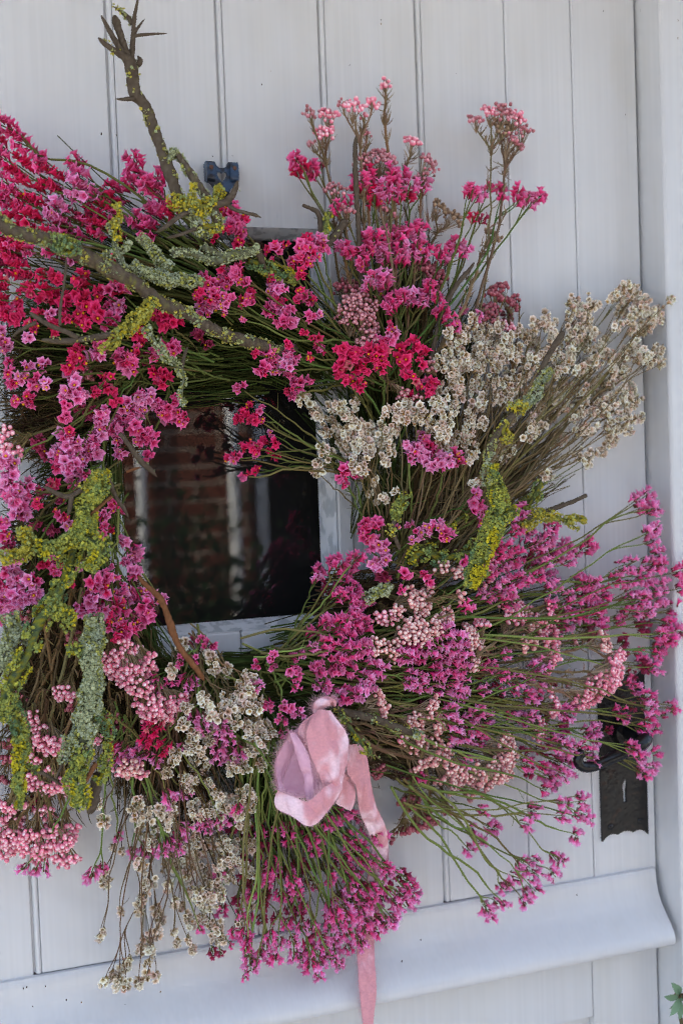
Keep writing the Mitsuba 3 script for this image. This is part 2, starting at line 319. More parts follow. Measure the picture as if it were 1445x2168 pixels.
RI 3704 -779 12536,7523 -441 12976 145 l,7643 -431 12982 133 l,7636 -462 12874 109 l
RI 3570 -574 12795,7380 -527 12884 120 l,7424 -485 12846 87 m,7432 -556 12751 82 l
RI 3814 -657 12686,7840 -531 13143 110 m
RI 3630 -614 12688,7888 -481 12954 98 m
RI 3852 -612 12742,7852 -361 12735 134 m,8008 -329 12704 110 m,7974 -345 12554 98 m
RI 3590 -727 12870,7832 -540 12502 98 l,7699 -515 12424 85 m,7550 -571 12500 97 m
RI 3741 -719 12577,5535 -853 13568 88 m,5548 -801 13462 99 m,5670 -754 13400 111 m
RI 3877 -499 12719,5569 -774 13356 110 l,5383 -904 13314 88 m
RI 3820 -683 12475,5564 -829 13143 110 l,5585 -779 13158 79 l,5730 -736 13198 111 m
RI 3921 -721 12686,5821 -705 13217 89 l,5923 -652 13177 78 m,6097 -590 13221 79 m
RI 4104 -486 12737,5668 -761 13012 100 m
RI 3859 -563 12583,5837 -631 13433 100 m,5738 -703 13527 76 m
RI 3947 -601 12452,6149 -496 13322 79 l,6231 -454 13231 102 l,6394 -348 13173 91 l
RI 3990 -600 12561,6262 -572 13079 102 l
RI 3846 -608 12588,6729 -535 13096 81 m,6756 -592 13111 73 l,6662 -536 13099 84 m
RI 3745 -646 12685,6649 -513 13007 116 m,6787 -487 12940 116 l,6818 -484 12878 70 m
RI 3894 -642 12439,6945 -436 12963 105 m,6938 -434 12813 81 m,6870 -471 12724 93 m
RI 3828 -495 12597,6828 -417 12860 116 m,6755 -444 12860 72 l,6739 -452 12722 58 m
RI 3927 -510 12654,6501 -521 12881 103 m,6408 -559 12837 75 l,6484 -540 12990 78 l
RI 3820 -668 12638,6646 -402 12734 92 l,6618 -474 12765 75 m,6525 -441 12684 80 l
RI 3781 -703 12554,6497 -306 12656 91 m
RI 3956 -648 12803,6947 -417 12647 82 m,6901 -227 12543 104 d,7158 -386 12657 75 m
RI 3908 -457 12441,7323 -233 12697 53 d,7358 -425 12728 80 l,7568 -183 12610 96 d
RI 4009 -572 12787,7571 -228 12528 84 d
RI 3918 -604 12799,7320 -224 12394 83 d
RI 3986 -489 12668,7630 -422 12337 85 m,7654 -430 12326 109 m,7583 -461 12265 72 m
RI 3745 -606 12404,5480 -716 13064 88 l,5383 -767 13090 76 l
RI 3896 -743 12559,5099 -965 13016 76 m
RI 3725 -606 12637,7420 -362 12282 72 m,7581 -160 12125 96 d,7645 -160 12067 72 d
RI 3655 -863 12596,7600 -378 12114 96 l
RI 4080 -577 12693,7729 -453 12587 97 m
RF 4097 -660 12148,4966 -821 12007 86 l,5018 -765 11875 86 l,5063 -747 11750 97 l
RF 3938 -757 12178,5236 -598 11847 87 l,5324 -562 11764 87 m,5289 -562 11678 119 l
RF 4179 -554 11971,5345 -612 11904 109 l,5535 -523 11814 88 l,5466 -506 11713 87 m
RF 4500 -696 12125,5465 -445 11581 87 m
RF 4363 -556 11963,5059 -630 11652 43 l
RF 4332 -681 12151,5552 -390 12054 120 d,5403 -667 12140 76 l,5537 -415 11982 87 d
RF 4481 -339 11995,5230 -548 11444 86 l
RF 4055 -639 11934,4764 -337 11334 116 d,4741 -551 11335 74 m,4612 -369 11346 73 d
RF 4111 -649 12223,6076 -585 12299 101 l,6043 -536 12285 79 l,5962 -551 12205 71 l
RF 4373 -626 12217,6160 -476 12143 102 l,6422 -222 11995 65 d,5995 -499 12178 67 l
RF 4389 -484 12211,6248 -497 12353 56 l,6143 -491 12400 45 l
RF 4210 -731 12083,5801 -639 12190 111 l,5802 -580 12089 67 m,5653 -611 12095 44 l
RF 4153 -770 12279,5661 -670 12469 66 l
RF 4699 -522 11851,5994 -549 11997 90 l,5953 -606 12053 58 m,6093 -507 11994 79 m
RF 4141 -811 12303,5893 -446 11853 78 l,5787 -452 11810 59 m,5974 -400 11743 101 l
RF 4420 -635 11824,6036 -518 11783 79 l
RF 4433 -628 12271,6453 -455 11770 103 l,6553 -242 11714 65 d,6365 -473 11783 68 l
RF 4167 -639 12101,6622 -322 11753 80 l,6500 -340 11629 68 m,6479 -294 11558 80 m
RF 4364 -436 12072,6315 -380 11509 114 l,6300 -473 11530 58 l,6268 -428 11464 60 m
RF 4219 -438 12351,6312 -516 11453 125 l,6402 -521 11419 126 l,6489 -525 11410 92 l
RF 4229 -349 12018,6517 -273 11479 80 d
RF 4299 -686 12130,6762 -398 11516 116 l,6867 -377 11530 70 l,6838 -374 11432 81 l
RF 4267 -648 12029,6609 -559 11428 58 m,6711 -470 11317 93 l,6720 -527 11259 70 l
RF 4532 -429 12210,6482 -375 11199 138 l,6595 -285 11135 103 l,6418 -321 11220 103 l
RF 4121 -768 12150,6266 -365 11114 113 l,6316 -342 11057 102 l,6390 -307 10980 80 l
RF 4162 -725 12186,6355 -531 11156 103 l
RF 4110 -599 12092,6192 -422 11230 79 m
RF 4237 -752 11949,6039 -347 11341 89 d,5936 -531 11301 89 m,6069 -320 11153 78 d
RF 4359 -564 12092,7246 -434 12000 71 m,7458 -168 12024 71 d,7314 -424 11910 83 l
RF 4281 -653 12081,7277 -301 12286 59 d
RF 4213 -596 12326,7378 -527 11851 96 m,7473 -524 11800 72 m,7339 -622 11746 108 l
RF 4146 -559 12231,7124 -391 11687 83 m,7164 -443 11636 71 m,7429 -196 11675 59 d
RF 4326 -681 12364,7508 -465 11629 84 m,7444 -486 11568 72 m,7371 -470 11502 84 m
RF 4350 -528 12083,7615 -354 11452 72 m,7434 -425 11405 84 m,7712 -375 11579 48 m
RF 4272 -785 12054,7112 -215 11451 53 d
RF 4365 -552 12296,7104 -620 11372 95 m,7129 -676 11337 71 m,7228 -645 11248 96 l
RF 4542 -624 11968,7563 -419 11205 72 m,7537 -397 11034 96 l,7474 -390 10968 72 m
RF 4439 -614 12236,7402 -405 11093 84 l,7364 -414 11013 84 l
RF 4292 -675 12434,7715 -495 11708 85 l,7742 -506 11657 61 m
RF 4064 -676 12170,6161 -513 11009 79 m
BR 4657 -644 11089,6321 -533 10855 68 l,6449 -476 10824 57 l,6576 -465 10874 57 l
BR 4830 -538 11444,6623 -477 10816 81 l,6617 -480 10683 92 l,6542 -472 10671 57 l
BR 4524 -655 11125,6381 -450 10687 91 l
BR 4339 -706 11530,6689 -461 10613 69 l
BR 4449 -624 11278,5434 -510 10901 76 m
BR 4570 -569 11315,6015 -517 10809 79 l,6044 -468 10714 50 l,5897 -564 10701 89 l
BR 4945 -564 11160,6560 -421 10449 86 l
BR 4586 -677 11290,5376 -389 10683 54 l,5389 -461 10575 65 l,5486 -414 10543 54 l
BR 4480 -611 11358,5555 -467 10689 99 l,5653 -388 10634 66 l
BR 4765 -588 11109,5318 -417 10490 87 l
BR 4892 -516 11302,6324 -387 10229 91 l,6402 -388 10202 68 l
BR 4700 -557 11054,6265 -452 10088 91 l
BR 4538 -646 11354,6056 -459 10256 79 l,5934 -470 10243 101 l,5850 -483 10245 67 l
BR 4621 -681 11382,6065 -463 10122 79 l,5953 -560 10032 124 l,5900 -525 9976 67 l
BR 4694 -694 11302,5850 -445 10115 83 l,5696 -518 10094 66 l,5651 -458 10062 88 l
BR 4811 -443 11241,5919 -443 9862 101 l
BR 4588 -616 11087,5466 -480 9865 93 l,5527 -426 9753 66 l,5609 -423 9891 66 l
BR 4386 -701 11310,5643 -535 9903 66 l
BO 3244 -773 11778,3864 -525 11048 121 m,3908 -579 11070 81 m,4000 -555 11079 71 m
BO 2940 -687 11889,3766 -610 11025 81 m,3707 -547 11039 60 m,3774 -459 10867 64 m
BO 2887 -677 11902,4210 -408 10852 72 l,4238 -457 10927 62 m,4137 -468 10996 72 m
BO 3163 -609 12019,4348 -466 10760 83 m,4278 -508 10819 72 m
BO 2717 -820 12154,4165 -468 10684 72 m,4073 -505 10754 69 m,4125 -271 10651 71 d
BO 3106 -654 11769,3618 -523 10880 80 m,3687 -511 10817 70 m,3801 -254 10667 64 d
BO 3077 -665 11990,3629 -519 10777 80 m,3702 -306 10648 59 d,3801 -261 10508 50 d
BO 3257 -837 11886,4229 -502 10516 62 m,4244 -473 10560 67 m,4424 -193 10393 72 d
BO 3186 -550 11926,4177 -400 10573 51 m,4144 -485 10578 75 m,4150 -419 10468 69 m
BO 3325 -807 11833,3238 -502 10666 108 m,3225 -363 10604 73 d,3178 -503 10576 98 m
BO 3150 -862 11983,3080 -447 10850 97 d,3168 -395 10781 78 d,3194 -392 10829 68 d
BO 3211 -752 11664,3137 -309 10889 78 d,3115 -563 11030 64 m,3120 -385 11037 56 d
BO 3227 -689 11854,3429 -528 10467 99 m,3397 -544 10537 77 m,3480 -292 10304 71 d
BO 3267 -883 11819,3496 -375 10306 79 m,3569 -171 10086 69 d,3562 -395 10170 69 m
BO 3311 -715 12134,3029 -468 10438 78 m,3108 -275 10472 75 d,2989 -316 10552 71 d
BO 3198 -721 11949,3318 -486 10320 59 m,3300 -458 10365 69 m,3444 -263 10142 69 d
BO 3115 -589 11921,3811 -487 10459 60 m,3819 -428 10401 56 m,3945 -244 10513 71 d
BO 3138 -786 11994,3999 -422 10409 71 m,4082 -220 10399 73 d,4001 -454 10522 61 m
BO 3191 -543 11992,3980 -530 10330 71 l,4111 -295 10265 80 d,4045 -521 10428 59 m
BO 3275 -554 11932,3691 -360 10335 40 m,3697 -160 10348 58 d,3638 -160 10502 70 d
BO 3084 -768 12074,3862 -517 10677 50 m,3986 -444 10599 79 m,4138 -232 10552 69 d
BO 2874 -1016 11998,4394 -465 10390 93 l,4373 -488 10469 79 m,4471 -477 10405 62 l
BO 3291 -614 11901,4521 -160 10155 73 d,4403 -375 10222 67 m,4401 -347 10100 93 l
BO 3056 -670 11989,4653 -274 10262 84 d,4610 -528 10268 95 m,4640 -485 10159 95 l
BO 3093 -602 11705,4534 -472 10172 94 l,4485 -417 10101 65 m,4480 -462 10087 73 m
BO 2850 -702 11825,4559 -476 10065 94 l,4682 -378 10036 84 l
BO 2950 -1028 11974,4427 -480 9955 94 l,4471 -427 9863 73 l,4410 -439 9868 94 l
BO 3057 -616 11856,4325 -420 9928 83 l,4277 -360 9901 82 m,4298 -365 9832 93 m
BO 3274 -575 11989,4127 -478 10056 92 l,4067 -516 10061 59 m,4184 -436 10084 72 l
BO 3244 -658 11832,4158 -444 9870 92 m,4163 -413 9927 81 m,4090 -403 9777 82 l
BO 3268 -603 12026,4072 -488 10134 71 m,4154 -273 10059 56 d,4141 -463 10175 76 m
BO 3047 -561 12081,3784 -504 10172 81 l,3862 -241 10010 72 d,3768 -497 10071 70 m
BO 3238 -693 12062,3949 -347 10196 61 l,3993 -165 10146 62 d,4122 -160 10072 71 d
BO 3164 -689 11855,3916 -580 10176 81 l,3793 -652 10157 91 m,3921 -622 10075 92 m
BO 3378 -469 11806,3882 -462 9937 71 l,3786 -431 9943 70 l,3889 -389 9807 81 l
BO 3042 -818 11942,4139 -412 9706 72 l,4010 -381 9679 61 m,3866 -373 9702 91 l
BO 3053 -766 11814,3984 -428 9842 71 m
BO 3219 -649 11941,3723 -446 9828 90 l,3654 -416 9908 70 m,3607 -453 10008 80 l
BO 2936 -648 12048,3664 -451 9738 100 m,3750 -462 9676 70 l,3807 -488 9638 60 l
BO 3140 -657 12018,3584 -411 9803 90 m,3506 -399 9682 79 l,3437 -412 9741 89 l
BO 3387 -742 11783,3492 -511 10021 89 l,3560 -233 10048 77 d,3375 -438 10065 69 m
BO 3304 -674 11866,3389 -538 9911 79 l,3264 -484 9899 79 l,3186 -493 10002 68 m
BO 3025 -796 12018,3576 -455 9630 90 m,3672 -485 9633 90 l,3668 -442 9501 70 l
BO 3366 -633 11963,3902 -365 9537 71 l
BO 3180 -846 11950,3337 -224 10049 69 d,3184 -241 10066 68 d,2997 -415 10185 68 m
BO 3089 -901 12258,2978 -470 9780 97 l,2977 -434 9830 77 l,2987 -459 9697 68 l
BO 3011 -716 11864,3089 -447 9816 88 l,3182 -380 9774 78 l,3243 -439 9744 78 m
BO 3071 -782 11792,2939 -434 9609 38 m
BO 3450 -894 12051,3033 -533 9758 58 l
BO 2936 -652 11853,3153 -418 9908 68 l
BO 3090 -607 11856,2929 -504 10064 87 m,2901 -467 10119 67 m,2841 -463 10087 67 m
BO 3088 -640 11992,2929 -576 9991 68 m
BO 3131 -618 11961,2895 -474 10258 58 m,2934 -243 10311 67 d,2968 -243 10313 72 d
BO 3100 -710 12068,2726 -456 10680 67 m
BO 3121 -640 11868,2764 -317 10395 67 m,2712 -355 10493 57 m,2761 -360 10283 76 m
BO 3172 -769 11889,3398 -307 10536 79 d,3320 -279 10470 59 d,3170 -526 10582 71 m
BO 3130 -720 11950,3188 -344 10350 78 d,3161 -368 10264 66 d
BO 3115 -703 11891,4275 -293 10207 72 d,4188 -613 10318 80 m,4195 -303 10239 73 d
BO 3060 -711 11882,3353 -342 10877 79 d,3293 -369 10942 70 d,3271 -622 11071 68 m
BO 3226 -629 12055,3447 -517 11049 79 d,3349 -692 11057 79 m,3501 -450 10896 57 d
BM 2599 -645 12534,2636 -767 12840 76 m,2558 -814 12908 38 m,2543 -556 12846 56 d
BM 2660 -556 12907,2332 -983 12770 56 m,2463 -965 12768 47 m
BM 2595 -663 12802,2393 -886 12586 75 m,2401 -954 12537 56 l,2464 -890 12571 47 l
BM 2437 -605 12803,2110 -915 12631 55 m,2123 -912 12537 55 m,2243 -874 12590 56 m
BM 2722 -717 12573,2981 -1053 12487 68 l
BM 2543 -732 12639,2417 -977 12262 85 l,2476 -1067 12247 76 l,2493 -1034 12160 57 l
BM 2573 -624 12939,2642 -1058 12181 86 l,2687 -1054 12121 67 l,2723 -1038 12042 67 l
BM 2688 -677 12723,2670 -918 11989 105 l,2680 -860 11869 96 l,2775 -865 11871 77 l
BM 2589 -578 13019,2841 -899 11879 77 l
BM 2680 -696 12733,2061 -981 12218 116 c,2033 -935 12121 83 c
BM 2475 -742 12797,2159 -973 12035 84 c
BM 2735 -660 12626,1806 -806 11995 100 l,1867 -812 11972 73 l,1750 -802 11942 64 l
BM 2711 -723 12606,1987 -836 11967 101 l,2106 -859 11899 65 l
BM 2510 -694 12699,1722 -856 12061 63 c
BM 2786 -716 12628,2323 -912 12003 42 l
BL 1904 -715 12453,2201 -837 11543 93 l
BL 1743 -890 12313,2376 -703 11525 66 l
BL 1773 -828 12353,1790 -486 11137 59 l
BL 1854 -774 12298,2365 -615 11187 75 l,2320 -604 11107 103 l,2298 -552 11043 84 l
BL 1658 -600 12368,2234 -644 11057 65 l,2152 -680 11031 74 l,2316 -598 10984 56 l
BL 1713 -537 12269,1064 -420 11529 61 m,1137 -289 11546 61 d
BL 1659 -529 12338,958 -522 10988 52 l,1053 -495 10944 52 l,1130 -464 10944 79 l
BL 1843 -780 12244,1527 -604 10879 90 l,1636 -561 10910 63 m
BL 1790 -702 12412,1918 -481 10995 64 l,2033 -516 11001 83 l
BL 2043 -654 12395,2548 -570 11202 85 l,2551 -636 11228 66 l,2580 -578 11151 66 l
BL 1875 -757 12521,2776 -592 11220 106 l,2713 -643 11198 76 l,2762 -697 11325 67 l
BL 1850 -606 12270,2501 -510 10175 47 m
BL 1853 -749 12282,2691 -197 9811 57 d,2770 -193 9777 38 d,2807 -445 9946 38 m
BO 3042 -749 11849,2867 -433 11036 53 d,2858 -426 11102 66 d,2891 -420 11180 58 d
BO 3222 -585 11990,2851 -264 10767 63 d,2954 -340 10818 72 d,2999 -290 10698 72 d
BO 2885 -631 11970,3988 -520 10860 75 m,3975 -499 10761 67 m
BO 3160 -842 12052,3534 -309 10599 79 d
BO 3162 -605 11858,4212 -532 10191 70 m,4079 -514 10260 71 m
BO 3236 -546 11840,3193 -351 11126 76 d
BO 3265 -634 11888,3398 -499 10870 61 m
BO 2838 -856 12023,3318 -184 10687 57 d
BO 3034 -625 11884,2837 -783 11339 57 m,2963 -506 11144 56 d
BO 2985 -807 11900,2991 -401 10952 57 d
RI 3963 -607 12554,6630 -476 13140 83 l
RI 3738 -677 12454,5423 -825 13569 63 l
RI 3851 -630 12486,6195 -627 13340 83 l
RI 3833 -623 12532,6230 -600 12918 66 m
RF 4345 -553 12015,5435 -474 12252 77 d,5421 -685 12365 69 m,5505 -688 12359 62 m
RF 4491 -616 12142,5712 -429 12157 70 d,5614 -701 12272 70 m
RF 4182 -643 12386,6285 -219 11345 76 d
RF 4047 -562 12119,5769 -272 11930 68 d
RF 4217 -526 12232,5530 -516 12418 55 d
UL 3359 -486 16047,1252 -642 16363 58 m,1197 -488 16378 59 d,1110 -604 16438 61 m
UL 3210 -756 16001,1674 -495 16691 64 d
UL 3188 -685 15968,1405 -730 16350 55 m
UL 3034 -585 15738,2059 -539 16511 65 d
UL 3206 -594 15968,1072 -398 16535 56 m
UL 3072 -577 15808,2017 -577 16690 81 m'''
